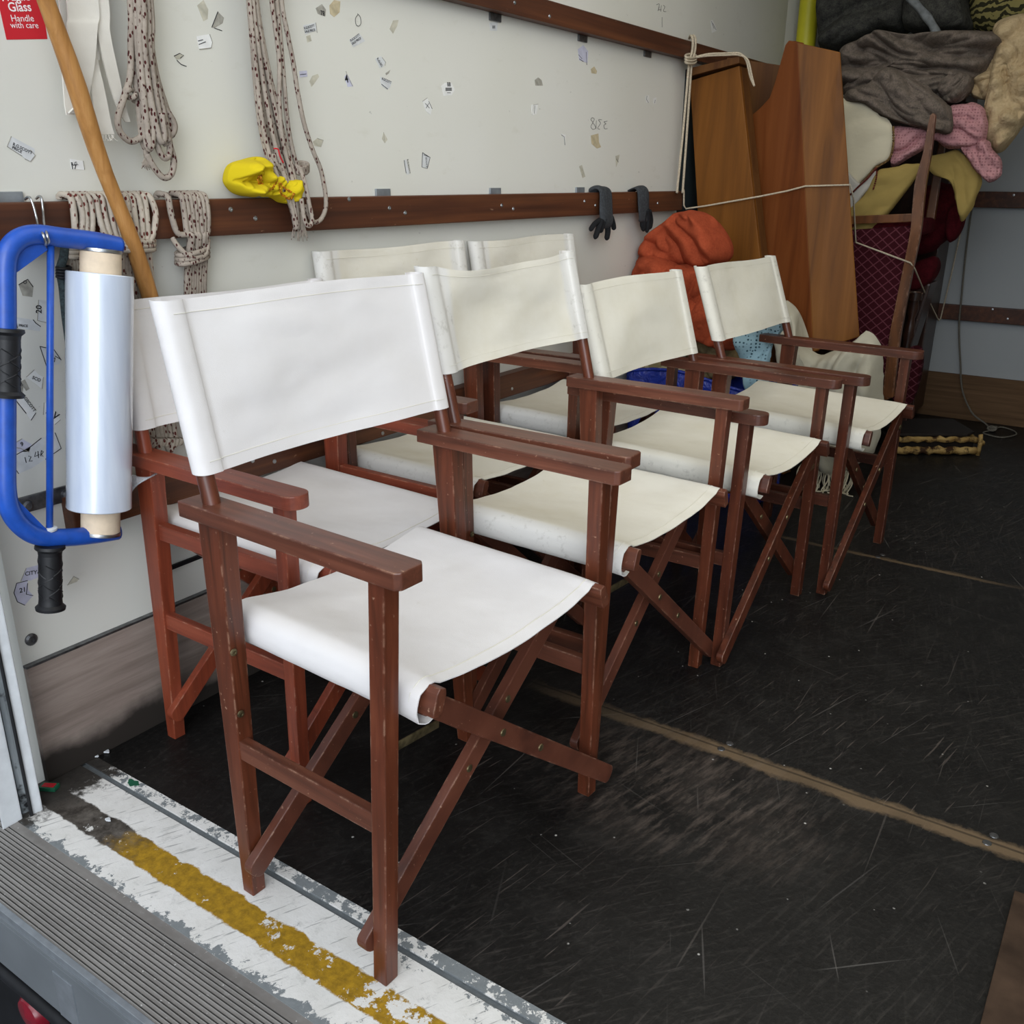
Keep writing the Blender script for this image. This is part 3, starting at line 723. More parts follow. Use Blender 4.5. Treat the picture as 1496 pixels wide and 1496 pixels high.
chair('B', 'S', .543, .7696, .0018, "cream canvas director's chair with a sagging back, directly behind the nearest chair", WA, 'canvas_c',
      dict(w=.2555, sp=-.0002, uff=.2866, Ha=.6539, Ht=.9332, Hb=.7433, upt=-.089), seed=.2, sag=.016, bow=.026, topsag=.014, fold=.011)
chair('C', 'R', .5157, 1.3322, -.0529, "rounded-arm director's chair third in the front row, between two others", WC, 'canvas_d',
      dict(w=.2348, sp=.0152, uff=.3688, Ha=.6149, Ht=.8549, Hb=.6352, upt=-.0521), flip=True, seed=2.1, sag=.014, bow=.016)
chair('D', 'R', .5954, 1.8826, -.0656, "farthest director's chair in the front row, right before the draped off-white cover", WC, 'canvas_d',
      dict(w=.2399, sp=.005, uff=.3757, Ha=.6166, Ht=.8591, Hb=.6625, upt=-.0681), flip=True, seed=3.7, sag=.016, bow=.010)
chair('E', 'R', .074, .384, -.0154, "orange-red director's chair against the wall behind the film roll", WE, 'canvas_w',
      dict(w=.2364, Ha=.6065, Ht=.876, Hb=.65, upt=-.012, ubt=.022), flip=False, upper_rail=True, seed=4.4, sag=.010, bow=.008)
chair('F', 'S', .085, .930, -.0003, "director's chair with a wrinkled back against the wall in the middle of the rear row", WA, 'canvas_c',
      dict(Ht=.929, Hb=.70, upt=-.06, a1=.3589), seed=5.2, bow=.016, fold=.009)
chair('G', 'S', .088, 1.510, .0047, "director's chair against the wall nearest to the orange fleece", WC, 'canvas_c',
      dict(Ht=.924, Hb=.70, upt=-.070), seed=6.5, bow=.012, fold=.006)
#P2BEGIN
# ------------------------------------------------------------------ soft things
AX = {'x': Vector((1, 0, 0)), 'y': Vector((0, -1, 0)), 'z': Vector((0, 0, 1))}
def lump(out, ax, val, depth, back=.03, amp=.02, scale=9, ang=0., aniso=2.6, K=34, N=190, seed=0, mb=None, centre=None, flat=5.0, lim=None, edge=.009):
    """soft folded thing: outline on the plane ax = val, body swelling to both sides, with ridged folds running at angle ang"""
    mb = mb or MB(); nrm = AX[ax]
    P = crom([at(a, b, ax, val) for a, b in out], 8, True)
    L = [0]
    for i in range(len(P)): L.append(L[-1]+(P[(i+1) % len(P)]-P[i]).length)
    B = []; j = 0
    for i in range(N):
        s = L[-1]*i/N
        while L[j+1] < s: j += 1
        f = (s-L[j])/max(1e-9, L[j+1]-L[j]); B.append(P[j].lerp(P[(j+1) % len(P)], f))
    c = at(*centre, ax, val) if centre else sum(B, Vector())/N
    t1 = Vector((0, 0, 1)) if ax != 'z' else Vector((0, 1, 0)); t0 = t1.cross(nrm)
    ca, sa = math.cos(ang), math.sin(ang)
    ts = [1-(k/K)**1.35 for k in range(K)]
    def vert(i, t, side):
        p = c.lerp(B[i], t); a, b = p.dot(t0), p.dot(t1)
        u, v = a*ca+b*sa, -a*sa+b*ca
        wq = Vector((a*3+seed, b*3, seed*1.7)); wa, wb = noise.noise(wq*2.2)*.06, noise.noise(wq*2.2+Vector((9, 3, 1)))*.06
        r = abs(noise.noise(Vector(((u+wa)*scale/aniso+seed*3.1, (v+wb)*scale, seed))))**.75*2.6
        r2 = abs(noise.noise(Vector(((u+wb)*scale*1.9/aniso*1.3+seed, (v+wa)*scale*1.9, seed+4))))**.8*2.0
        r3 = noise.noise(Vector((u*scale*3.2, v*scale*3.6, seed+9)))
        f = math.sqrt(max(0, 1-t**flat)); m = min(1, (1-t)*9)
        h = (depth*f*.75 + amp*1.25*(r*.8+r2*.45+r3*.12-.45)*m) if side > 0 else -back*f
        q = p+nrm*h
        if t > .999: q = q + t0*noise.noise(q*28)*edge + t1*noise.noise(q*28+Vector((5, 5, 5)))*edge
        if lim: q = lim(q)
        return q
    vs = []; fs = []
    for side in (1, -1):
        o = len(vs)
        for k, t in enumerate(ts):
            for i in range(N): vs.append(vert(i, t, side) if not (side < 0 and k == 0) else vs[i])
        cc = len(vs); vs.append(vert(0, 0, side))
        for k in range(K-1):
            for i in range(N):
                a = o+k*N+i; b = o+k*N+(i+1) % N; fs.append((a, b, b+N, a+N) if side > 0 else (a, a+N, b+N, b))
        for i in range(N):
            a = o+(K-1)*N+i; b = o+(K-1)*N+(i+1) % N; fs.append((a, b, cc) if side > 0 else (b, a, cc))
    return mb.add(vs, fs)
def soft(name, label, cat, mat, outs, group=None, **kw):
    mb = MB()
    for o in outs:
        k2 = dict(kw); k2.update(o[4] if len(o) > 4 else {}); lump(o[0], o[1], o[2], o[3], mb=mb, **k2)
    ob = obj(name, mb, mat, None, 3.1, loc=at(*outs[0][0][0], outs[0][1], outs[0][2])); 
    return tag(ob, label, cat, group)
def pxs(L, ax, v): return [at(a, b, ax, v) for a, b in L]

# ------------------------------------------------------------------ wall: sign, stickers, pencil marks
def fit_text(body, width, left, rightdir, updir, **kw):
    mb = text_mb(body, 1, (0, 0, 0), (1, 0, 0), (0, 1, 0), 0, **{k: v for k, v in kw.items() if k == 'bold'})
    xs = [v[0] for v in mb.v]; s = width/(max(xs)-min(xs)); r, u = Vector(rightdir).normalized(), Vector(updir).normalized(); n = r.cross(u); x0 = min(xs)
    out = MB(); dz = kw.get('lift', .0004); th = .0003
    V = [Vector(left)+r*(v[0]-x0)*s+u*v[1]*s+n*dz for v in mb.v]
    return out.add(V, mb.f)
def patch(name, poly, mat, label, cat, group=None, x=0, th=.0006):
    m = MB(); P = [Vector((x, p.y, p.z)) for p in pxs(poly, 'x', x)]
    m.prism(P, (th, 0, 0)); return tag(obj(name, m, mat, None, None, loc=P[0]), label, cat, group), P
def line_part(root, poly, mat='black_ink', r=.0006, x=.0008, name='torn_edge'):
    m = MB(); P = [Vector((x, p.y, p.z)) for p in pxs(poly, 'x', 0)]; m.tube(P, r, 5); o = obj(name, m, mat, root); o.matrix_parent_inverse = root.matrix_world.inverted(); return o
def kid(o, root):
    o.parent = root; o.matrix_parent_inverse = Matrix.Translation(root.location).inverted(); return o
def print_on(root, body, a, b, mat='black_ink', up=None, bold=0, x=.0009):
    A, B = at(*a, 'x', 0), at(*b, 'x', 0); A.x = B.x = x; r = (B-A); u = Vector((1, 0, 0)).cross(r)
    o = obj('printed_text', fit_text(body, r.length, A, r, u, bold=bold), mat); return kid(o, root)
def scribble(root, lines, mat='pencil', r=.0006, name='pen_mark'):
    m = MB()
    for L in lines: m.tube([Vector((.0008, p.y, p.z)) for p in pxs(L, 'x', 0)], r, 5)
    return kid(obj(name, m, mat), root)

sg, P = patch('warning_sign', [(-16, -62), (-14.5, -50), (9.5, 58), (69, 57), (62, 10), (49, -66)], 'red_sign', 'red fragile-glass warning sign at the top of the wall, partly behind the pole', 'sign')
for body, a, b, bo in (('Fragile', (3, 1.5), (44, .5), .012), ('Glass', (13, 16.8), (46, 16.2), .014), ('Handle', (17, 31.5), (49.5, 31.3), 0), ('with care', (15.5, 41), (56, 41.2), 0), ('BX3040', (52, 52), (61, 51.8), 0)):
    if body == 'BX3040':
        continue
    print_on(sg, body, a, b, 'white_ink', bold=bo)

GS = 'price stickers stuck on the side wall'
def sticker(poly, mat, label, texts=(), edges=(), marks=(), emat='film_g'):
    r, P = patch('price_sticker', poly, mat, label, 'sticker', GS)
    for t in texts: print_on(r, *t[:3], bold=.02)
    for e in edges: kid(obj('torn_edge', MB().tube([Vector((.0008, p.y, p.z)) for p in pxs(e, 'x', 0)], .0007, 5), emat), r)
    if marks: scribble(r, marks, 'black_ink', .0007)
    return r
sticker([(16, 199), (50, 217), (51, 227), (44, 236), (35, 231), (32, 228), (10, 214)], 'film', 'curled clear price sticker near the wall edge, left of the hanging white straps', [('R.G.SCOTT', (18, 212), (46, 226)), ('PRICE', (17, 217), (31, 224))], [[(16, 199), (10, 214), (32, 228)], [(44, 219), (51, 227), (44, 236), (36, 232)]])
sticker([(102, 232), (121, 235), (123, 248), (104, 247)], 'film_w', 'small square price sticker just left of the wooden pole, above the rail', [('R.G.', (104, 242), (114, 241)), ('17', (105, 247), (112, 247))], [[(121, 235), (123, 248)]])
sticker([(27, 416), (40, 408), (48, 419), (47, 434), (33, 432)], 'film_g', 'grey folded sticker between the blue tubes, topmost there', [('O', (34, 415), (39, 414))], [[(27, 416), (40, 408), (48, 419)]], emat='black_ink')
sticker([(56, 438), (72, 439), (71, 472), (54, 468)], 'film', 'clear sticker marked 20 behind the thin blue rod', [('20', (60, 458), (60, 446))], [[(56, 438), (54, 468), (71, 472)]])
sticker([(22, 463), (48, 467), (52, 472), (59, 477), (58, 484), (25, 479)], 'film', 'torn price sticker right of the upper black grip', [('PRICE', (27, 477), (40, 478))], [[(48, 467), (52, 472), (59, 477)], [(22, 463), (25, 479)]], emat='black_ink')
sticker([(58, 506), (78, 510), (89, 526), (87, 532), (68, 536)], 'film', 'triangular torn sticker crossed by the thin blue rod', [('7', (78, 529), (82, 528))], [[(58, 506), (68, 536)], [(58, 506), (78, 510), (89, 526)], [(80, 520), (87, 524)]], emat='black_ink')
sticker([(38, 551), (50, 540), (56, 547), (63, 551), (61, 568), (46, 556)], 'film_w', 'price scrap with a brown torn corner between the blue tubes', [('SCO', (46, 553), (58, 558))], [[(38, 551), (50, 540)], [(61, 568), (63, 551)]])
sticker([(21, 563), (36, 554), (43, 568), (38, 571), (34, 565), (32, 581), (25, 581)], 'film_g', 'small grey hook-shaped sticker scrap right of the black grip', [('O', (29, 564), (33, 564))])
sticker([(23, 585), (33, 577), (52, 603), (45, 614)], 'film_w', 'slanted outlined sticker with one diagonal line of capitals between the blue tubes', [('RGSCOTT', (32, 579), (49, 602))], [[(23, 585), (38, 604)], [(45, 614), (52, 603)]], emat='black_ink')
sticker([(64, 588), (70, 589), (80, 602), (88, 613), (80, 620), (63, 606)], 'film_w', 'slanted sticker lettered R V beside the film roll', [('R.V', (66, 603), (82, 614))], [[(80, 620), (88, 613)], [(64, 588), (63, 606)]])
sticker([(14, 673), (24, 664), (45, 652), (60, 640), (80, 632), (89, 655), (66, 671), (46, 684), (27, 692)], 'film', 'largest torn label, with pencilled 12.48, behind the thin blue rod', (), [[(27, 692), (14, 673), (24, 664), (45, 652), (60, 640)], [(80, 632), (89, 655), (66, 671)]],
        [[(36, 668), (38, 676)], [(41, 666), (45, 667), (42, 674), (47, 673)], [(52, 660), (50, 667), (57, 664)], [(55, 659), (56, 669)], [(60, 658), (63, 660), (60, 664), (63, 667), (59, 666), (60, 658)]], emat='black_ink')
sticker([(13, 652), (32, 641), (46, 649), (42, 660), (22, 660)], 'film_l', 'crumpled lilac sticker right above the largest torn label', [('9', (30, 652), (34, 651))], [[(13, 652), (32, 641)], [(13, 652), (30, 655), (42, 660)]])
sticker([(38, 830), (57, 825), (57, 843), (44, 848), (30, 849)], 'film_l', 'lilac sticker scrap left of the lower black grip', [('CITY', (36, 841), (54, 838))], [[(30, 849), (38, 830)]])
sticker([(20, 866), (24, 852), (40, 848), (41, 862), (48, 870), (36, 884), (25, 879)], 'film_l', 'crumpled clear sticker lowest on the wall, below a lilac scrap', [('21', (28, 866), (36, 864))], [[(20, 866), (24, 852), (40, 848)], [(40, 852), (38, 868), (48, 870)], [(20, 866), (25, 879), (36, 884)]], emat='black_ink')
sticker([(98, 855), (107, 842), (115, 846), (112, 850)], 'film_k', 'narrow torn scrap right of the lower black grip', (), [[(98, 855), (107, 842), (115, 846)]])
sticker([(309, 40), (318, 17), (327, 26), (325, 34), (313, 41)], 'film_g', 'grey curled sticker high between the two hanging ropes', (), [[(309, 40), (318, 17)], [(313, 41), (324, 45)]], emat='black_ink')
sticker([(287, 53), (305, 50), (310, 60), (308, 70), (291, 72)], 'film_w', 'white square sticker high between the two hanging ropes', (), [[(306, 50), (310, 62), (308, 70), (291, 72)]], [[(289, 60), (296, 58)], [(290, 65), (300, 61)]])
sticker([(254, 82), (262, 78), (268, 81), (264, 86), (258, 87)], 'film_k', 'small ring-shaped torn scrap right of the shorter hanging rope', (), [[(254, 82), (262, 78), (268, 81), (263, 85)], [(258, 88), (264, 94), (272, 97)]], emat='black_ink')
sticker([(288, 8), (297, 0), (304, 14), (303, 28), (297, 31)], 'film_k', 'faint sticker residue above the white square sticker')
sticker([(443, 37), (461, 33), (463, 44), (446, 50)], 'film', 'two-line sale price sticker right of the longer rope', [('R.G.SCOTT', (444, 43), (459, 39)), ('SALE PRICE', (445, 48), (460, 45))], [[(461, 33), (463, 48)]])
sticker([(461, 12), (470, 6), (476, 14), (475, 24), (464, 20)], 'film_g', 'dark smudged sticker at the top right of the longer rope', [('78', (468, 22), (474, 23))])
sticker([(447, 53), (453, 51), (455, 60), (449, 62)], 'film_k', 'faint scrap directly under the two-line sticker')
sticker([(510, 58), (525, 49), (533, 60), (516, 69)], 'film', 'tilted two-line sale price sticker under the pencilled ring', [('R.G.SCOTT', (512, 61), (525, 52)), ('SALE PRICE', (514, 66), (527, 57))])
sticker([(548, 86), (556, 82), (563, 90), (560, 97), (555, 100)], 'film', 'curved price scrap just above the sticker with one line of capitals', [('R.G.SC', (550, 86), (557, 98))], [[(558, 84), (563, 91), (562, 96)]])
sticker([(563, 107), (570, 102), (568, 107), (564, 110)], 'film_g', 'tiny grey scrap between two tilted price stickers')
sticker([(555, 112), (572, 120), (570, 127), (566, 131), (557, 125)], 'film', 'slanted sticker with one line of capitals in the open middle of the wall', [('A.SCOTT', (557, 116), (571, 123))], [[(557, 123), (566, 130)]], emat='black_ink')
sticker([(503, 112), (507, 108), (516, 126), (508, 127)], 'film_l', 'narrow sticker with a bold 4 below the tilted two-line sticker', [('4', (504, 121), (509, 120))], [[(505, 104), (507, 110), (515, 126)]])
sticker([(644, 126), (650, 121), (660, 122), (664, 131), (660, 139), (648, 140), (646, 130)], 'film_w', 'white eight-sided sticker with a grey barcode on the open wall', [('BB', (653, 126), (658, 126))], (), [[(650.5, 128.6), (659.5, 128.6)], [(650.5, 129.8), (659.5, 129.8)], [(650.5, 131), (659.5, 131)], [(650.5, 132.2), (659.5, 132.2)], [(653, 135.5), (658, 135.5)]])
sticker([(617, 148), (624, 143), (631, 158), (629, 168), (622, 162)], 'film_w', 'white curling sticker with a dark cross below the barcode sticker', (), [[(617, 148), (624, 143)]], [[(621, 151), (627, 158)], [(626, 151), (622, 158)], [(626, 148), (631, 159)]])
sticker([(590, 234), (593, 233), (598, 254), (594, 255)], 'film', 'narrow upright sticker just above the middle rail', [('R.G.SCOTT', (594, 233), (597.5, 254))], [[(590, 234), (593, 253)]], emat='black_ink')
sticker([(617, 223), (628, 229), (624, 246), (616, 244)], 'film', 'upright outlined sticker with a dark corner above the middle rail', [('SCOTT', (621, 230), (622, 245))], [[(617, 223), (628, 230), (624, 246), (616, 244), (617, 223)], [(619, 226), (626, 229)]], emat='black_ink')
sticker([(560, 193), (566, 204), (562, 209), (558, 203)], 'film_k', 'diamond-shaped scrap alone on the wall above the rail', (), [[(560, 193), (562, 209)]])
sticker([(457, 207), (463, 202), (472, 205), (469, 215), (459, 213)], 'film_k', 'pale five-sided sticker right beside the longer rope', (), [[(463, 202), (472, 205), (469, 213)]])
sticker([(437, 104), (448, 103), (449, 112), (438, 113)], 'film_l', 'lilac square sticker touching the longer rope', (), (), [[(438, 109), (447, 108)]])
sticker([(452, 119), (456, 111), (464, 108), (466, 112), (459, 122), (455, 127)], 'film_k', 'brownish smear of glue right of the lilac square sticker')
sticker([(776, 153), (786, 152), (784, 167), (777, 168)], 'film_w', 'small white sticker with torn sides toward the far end of the wall', (), [[(777, 168), (779, 153), (786, 152)]], [[(781, 154), (780, 166)]])
sticker([(715, 33), (727, 32), (726, 45), (716, 45)], 'film', 'small sticker with a black square right below the upper rail', (), (), [[(719, 38), (723, 38)], [(719, 39.5), (723, 39.5)], [(719, 41), (723, 41)]])
sticker([(781, 117), (786, 113), (791, 117), (793, 125), (782, 125)], 'film_g', 'grey glue smudge above the torn white sticker')
sticker([(844, 72), (852, 66), (859, 75), (858, 92), (846, 88)], 'film_l', 'pale scribbled sticker below the second upper fixing plate', (), (), [[(856, 76), (857, 95)], [(845, 80), (850, 86)], [(846, 86), (852, 90)]])
sticker([(863, 101), (868, 97), (872, 104), (871, 108), (864, 107)], 'film_t', 'small tan glue spot beside the scribbled sticker')
sticker([(863, 198), (874, 195), (875, 208), (878, 215), (872, 217), (864, 210)], 'film_t', 'largest tan glue stain, right under the pencilled number')
sticker([(943, 140), (948, 139), (949, 150), (944, 150)], 'film_w', 'tiny white sticker with a curved line near the pine cabinet', (), (), [[(945, 140), (944, 145), (947, 150)]])
sticker([(954, 144), (959, 142), (958, 152), (955, 152)], 'film_w', 'tiny white sticker with a dark dash nearest the pine cabinet', (), (), [[(957, 146), (956, 151)]])
sticker([(1038, 30), (1041, 29), (1046, 40), (1047, 45), (1040, 48)], 'film_w', 'curled scrap above the upper rail near the yellow tube', (), [[(1039, 31), (1043, 42)]], [[(1041, 34), (1046, 44)]], emat='black_ink')
sticker([(819, 195), (826, 197), (825, 212), (824, 203)], 'film_w', 'hook-shaped white scrap left of the pencilled number', (), [[(820, 197), (824, 200), (825, 212)]], emat='black_ink')
sticker([(899, 228), (905, 226), (903, 236), (900, 244)], 'film_k', 'smudged scrap above the two gloves', (), (), [[(900, 232), (903, 237)]])
sticker([(846, 243), (850, 241), (855, 258), (851, 260)], 'film_k', 'slim tan residue strip above the rail left of the gloves')
sticker([(481, 8), (488, 0), (497, 2), (496, 18), (488, 25), (482, 20)], 'film_t', 'tan stain at the top of the wall right of the longer rope')
sticker([(569, 42), (574, 30), (582, 29), (580, 38), (574, 49)], 'film_k', 'faint residue between the pencilled ring and the upper rail')
def pencil(name, lines, label, r=.0008):
    m = MB()
    for L in lines: m.tube(crom([Vector((.0006, p.y, p.z)) for p in pxs(L, 'x', 0)], 4), r, 5)
    tag(obj(name, m, 'pencil', None, None, loc=at(*lines[0][0], 'x', 0)), label, 'writing')
pencil('pencil_number', [[(866, 178), (863, 175), (865, 172), (868, 174), (866, 179), (863, 185), (866, 189), (870, 187), (868, 182), (865, 179)], [(871, 176), (870.5, 188)], [(879, 175), (874, 175), (877, 180), (873, 187), (876, 189)], [(887, 177), (882, 178), (885, 181), (882, 183), (883, 188), (887, 188)]], 'pencilled four-figure number on the wall above the tan stain')
pencil('pencil_number', [[(959, 7), (963, 6), (961, 16)], [(963, 10), (962, 14), (966, 14)], [(966, 8), (965, 17)], [(969, 8), (971, 10), (969, 16), (973, 17)], [(967, 25), (967, 40)]], 'pencilled number with a long tick above the upper rail')
pencil('pencil_ring', [[(523, 21), (519, 27), (520, 36), (524, 38), (527, 34), (526, 25), (522, 20)]], 'pencilled oval ring high on the wall')

m = MB(); m.beam(wp0 := at(228, 838, 'x', .006), at(312, 805, 'x', .006), .006, .009, (1, 0, 0) if False else (0, 0, 1), .001)
tag(obj('black_batten', m, 'black'), 'thin black strip on the wall behind the legs of the orange-red chair', 'strip')
# ------------------------------------------------------------------ ropes and straps on the wall
RZ = 1.5455
def strand(pts, r=.0062, n=7, k=6, mb=None): return (mb or MB()).tube(crom(pts, k), r, n)
def wp(px, py, x): return at(px, py, 'x', x)
# white webbing hung over the upper rail
m = MB(); 
def ribbon(mb, cl, hw, th=.003):
    """cl: list of (centre, width direction)"""
    C_ = crom([c for c, d, w in cl], 8); D_ = crom([d*w for c, d, w in cl], 8)
    n = len(C_)
    mb.sheet(lambda a, t: C_[min(n-1, int(round(a*(n-1))))]+D_[min(n-1, int(round(a*(n-1))))]*(t*2-1), n, 5, th); return mb
def rib(pts, x):
    """pts: (left px, right px, y px)"""
    out = []
    for i, (a, b, y) in enumerate(pts):
        xx = x[i] if isinstance(x, (list, tuple)) else x
        A, B = wp(a, y, xx), wp(b, y, xx); out.append(((A+B)/2, (B-A).normalized(), (B-A).length/2))
    top = out[0]; q = top[0].copy(); q.z = RZ+.004; out.insert(0, (q, top[1], top[2])); q2 = q.copy(); q2.x = .004; q2.z = RZ+.006; out.insert(0, (q2, top[1], top[2]))
    return out
ribbon(m, rib([(97, 143, 0), (98, 142, 40), (108, 138, 90), (118, 130, 140), (100, 126, 165)], [.045, .05, .05, .045, .03]), 0)
ribbon(m, rib([(140, 158, 0), (142, 160, 45), (152, 170, 95), (168, 182, 150), (182, 190, 178)], [.04, .042, .042, .036, .03]), 0)
ribbon(m, rib([(118, 143, 60), (128, 143, 90), (134, 152, 130), (138, 162, 180), (143, 167, 196)], [.035, .036, .04, .042, .042]), 0)
ribbon(m, rib([(88, 102, 20), (90, 108, 90), (94, 118, 150), (97, 116, 168)], [.03, .03, .028, .026]), 0)
for i in range(14):
    a = 144+i*1.7; m.tube([wp(a, 194, .042), wp(a+random.uniform(-2, 4), 201, .044), wp(a+random.uniform(-5, 8), 206, .045)], .0006, 4)
tag(obj('webbing_strap', m, 'strap', None, 1.0, loc=wp(130, 20, .04)), 'folded flat white webbing strap with a frayed end hanging on the wall behind the pole', 'strap')
def over_rail(pts): 
    q = pts[0].copy(); q.z = RZ-.01; q1 = q.copy(); q1.z = RZ+.007; q1.x = .03; q2 = q1.copy(); q2.x = .008; return [q2, q1, q]+pts
m = MB(); r = .0058
for L, xs in (([(190, 0), (191, 60), (190, 110), (182, 140), (172, 172), (175, 192), (190, 206), (206, 200), (209, 180)], .046),
              ([(198, 0), (200, 50), (205, 110), (210, 160), (213, 200), (217, 218), (222, 205), (224, 160)], .052),
              ([(205, 0), (206, 60), (211, 120), (222, 180), (232, 220), (243, 231), (248, 215), (240, 170), (228, 120)], .05),
              ([(211, 0), (214, 60), (221, 110), (236, 150), (249, 170), (255, 185), (250, 198), (243, 195)], .046),
              ([(217, 0), (220, 60), (228, 110), (240, 150), (247, 172), (246, 187), (238, 185), (234, 165)], .042),
              ([(194, 10), (197, 80), (206, 150), (211, 190), (214, 215), (214, 225), (218, 240)], .04),
              ([(208, 20), (212, 100), (216, 150), (220, 200), (219, 213)], .056),
              ([(214, 225), (225, 245), (238, 259), (250, 255), (254, 235), (249, 215), (243, 195)], .045),
              ([(220, 10), (221, 70), (226, 130), (232, 170), (237, 200), (243, 212)], .05),
              ([(200, 10), (200, 70), (203, 120), (199, 140), (197, 150)], .035),
              ([(192, 5), (194, 60), (197, 110), (203, 160), (208, 205), (214, 218)], .04), ([(203, 5), (204, 60), (208, 120), (213, 170), (219, 215), (223, 200), (222, 160)], .058), ([(215, 5), (217, 60), (223, 110), (231, 160), (240, 195), (247, 205)], .054), ([(209, 5), (210, 60), (216, 120), (225, 170), (234, 205), (240, 200), (236, 165)], .06)):
    pts = [wp(a, b, xs) for a, b in L]
    strand(over_rail(pts) if L[0][1] <= 20 else pts, r, 7, 5, m)
for i in range(14): m.tube([wp(214, 228, .042), wp(211+random.uniform(-4, 6), 238, .045), wp(207+i*1.0, 244+random.uniform(-3, 6), .046)], .0011, 4)
m.tube(crom([wp(191+math.cos(t)*7, 137+math.sin(t)*6, .045+.006*math.sin(2*t)) for t in [i*.6 for i in range(12)]], 3), .0045, 6)
tag(obj('hanging_rope', m, 'rope', None, 3, loc=wp(205, 60, .04)), 'shorter flecked rope looped high on the wall beside the white straps', 'rope')
m = MB(); r = .0048
ends = [(408, 330), (412, 320), (418, 310), (424, 300), (428, 290), (432, 300), (436, 320)]
for i in range(9):
    t = i/8; xs = .04+.012*math.sin(i*1.9)
    L = [(363+12*t, 0), (368+16*t, 60), (372+22*t, 110), (378+30*t, 170), (388+32*t, 220), (405+26*t, 265), (424+10*t, 300), (432+4*t, 335)]
    strand(over_rail([wp(a, b, xs+(.018 if b > 250 else 0)) for a, b in L]), r, 7, 5, m)
for L, xs in (([(397, 0), (402, 40), (408, 90), (408, 150), (412, 200), (425, 250), (434, 290)], .05), ([(404, 0), (409, 50), (414, 110), (420, 180), (430, 230), (438, 245)], .046), ([(411, 0), (420, 50), (428, 90), (434, 130), (444, 180), (457, 220), (469, 250), (476, 290), (474, 310), (466, 323), (456, 322), (445, 300)], .05),
              ([(438, 245), (446, 270), (452, 300), (456, 320), (452, 330), (445, 322), (440, 290)], .064), ([(400, 225), (402, 235), (420, 262), (430, 280)], .062)):
    pts = [wp(a, b, xs+(.018 if b > 265 else 0)) for a, b in L]; strand(over_rail(pts) if L[0][1] == 0 else pts, r, 7, 5, m)
for k in range(5): m.tube(crom([wp(441+math.cos(t)*9, 245+k*2.2-4+math.sin(t)*4, .05+.014*math.sin(t)) for t in [i*2*PI/10 for i in range(11)]], 3), .004, 6)
for i in range(22): 
    a = random.uniform(-1, 1); m.tube(crom([wp(436+a*5, 300, .06), wp(437+a*8, 325, .064), wp(437+a*13+random.uniform(-2, 2), 350+random.uniform(-8, 3), .062)], 3), .0012, 4)
tag(obj('hanging_rope', m, 'rope', None, 3, loc=wp(390, 100, .04)), 'longer flecked rope with a knot and frayed end hanging past the middle rail', 'rope')
m = MB(); m.tube(crom([wp(400, 217, .066), wp(406, 218, .067), (wp(409, 228, .067)), wp(414, 238, .066)], 4), .0016, 5); tag(obj('red_thread', m, 'red_sign', None, 3, loc=wp(406, 220, .066)), 'short red thread caught in the longer hanging rope', 'thread')
# rope draped over the middle rail
def drape(px, cinch, tail, xt, jog=0):
    y0 = wp(px, 288, .04).y; c = wp(*cinch, xt); pts = [Vector((.009, y0, 1.047)), Vector((.012, y0, 1.0535)), Vector((.026, y0+.001, 1.0535)), Vector((.040, y0+.002, 1.048)), Vector((.045, y0+.003+jog, 1.02)), Vector((.045, y0*.7+c.y*.3, .985)), c]
    return pts+[wp(a, b, x) for a, b, x in tail]
m = MB(); r = .0056
for i in range(14):
    px = 102+i*8.9
    if i < 4: L = drape(px, (98+i*5, 362), [(98+i*5, 400, .03), (104+i*5, 480, .022), (112+i*5, 560, .022)], .042, random.uniform(-.004, .004))
    else:
        j = i-4; L = drape(px, (172+j*5, 357), [(174+j*5.2, 400, .03), (178+j*5.5, 450, .02), (186+j*6.5, 560, .02), (200+j*6.2, 640+6*math.sin(j*2), .026), (206+j*6.2, 652+6*math.sin(j*2), .032), (211+j*6.0, 640, .036)], .045, random.uniform(-.004, .004))
    strand(L, r, 7, 5, m)
for k in range(3):
    cx, cy_ = (197, 352+k*6); m.tube(crom([wp(cx+math.cos(t)*28, cy_+math.sin(t)*2, .032+.026*math.sin(t)) for t in [i*2*PI/12 for i in range(13)]], 3), .005, 6)
    cx, cy_ = (107, 361+k*6); m.tube(crom([wp(cx+math.cos(t)*13, cy_+math.sin(t)*2, .034+.020*math.sin(t)) for t in [i*2*PI/12 for i in range(13)]], 3), .005, 6)
tag(obj('coiled_rope', m, 'rope_l', None, 3, loc=wp(150, 290, .04)), 'pale flecked rope draped in many loops over the middle rail behind the pole', 'rope')
m = MB()
for i in range(8):
    t = i/7; L = drape(258+40*t+(-14 if i == 0 else 0), (277+24*t, 345), [(275+25*t, 372, .036), (273+25*t, 410, .03), (273+25*t, 450, .024), (272+25*t, 500, .022)], .046+.006*math.sin(i*2.2), -.002)
    strand(L, r, 7, 5, m)
for k, dy in enumerate((0, 7, 13)): m.tube(crom([wp(281+math.cos(t)*23, 366+dy+math.cos(t)*-5+math.sin(t)*5, .032+.026*math.sin(t)) for t in [i*2*PI/12 for i in range(13)]], 3), .005, 6)
strand([wp(252, 348, .04), wp(262, 362, .052), wp(280, 376, .058), wp(300, 372, .052), wp(304, 350, .04)], .005, 7, 5, m)
tag(obj('coiled_rope', m, 'rope', None, 3, loc=wp(280, 290, .04)), 'grey flecked rope tied in a narrow bundle over the middle rail, right of the pole', 'rope')
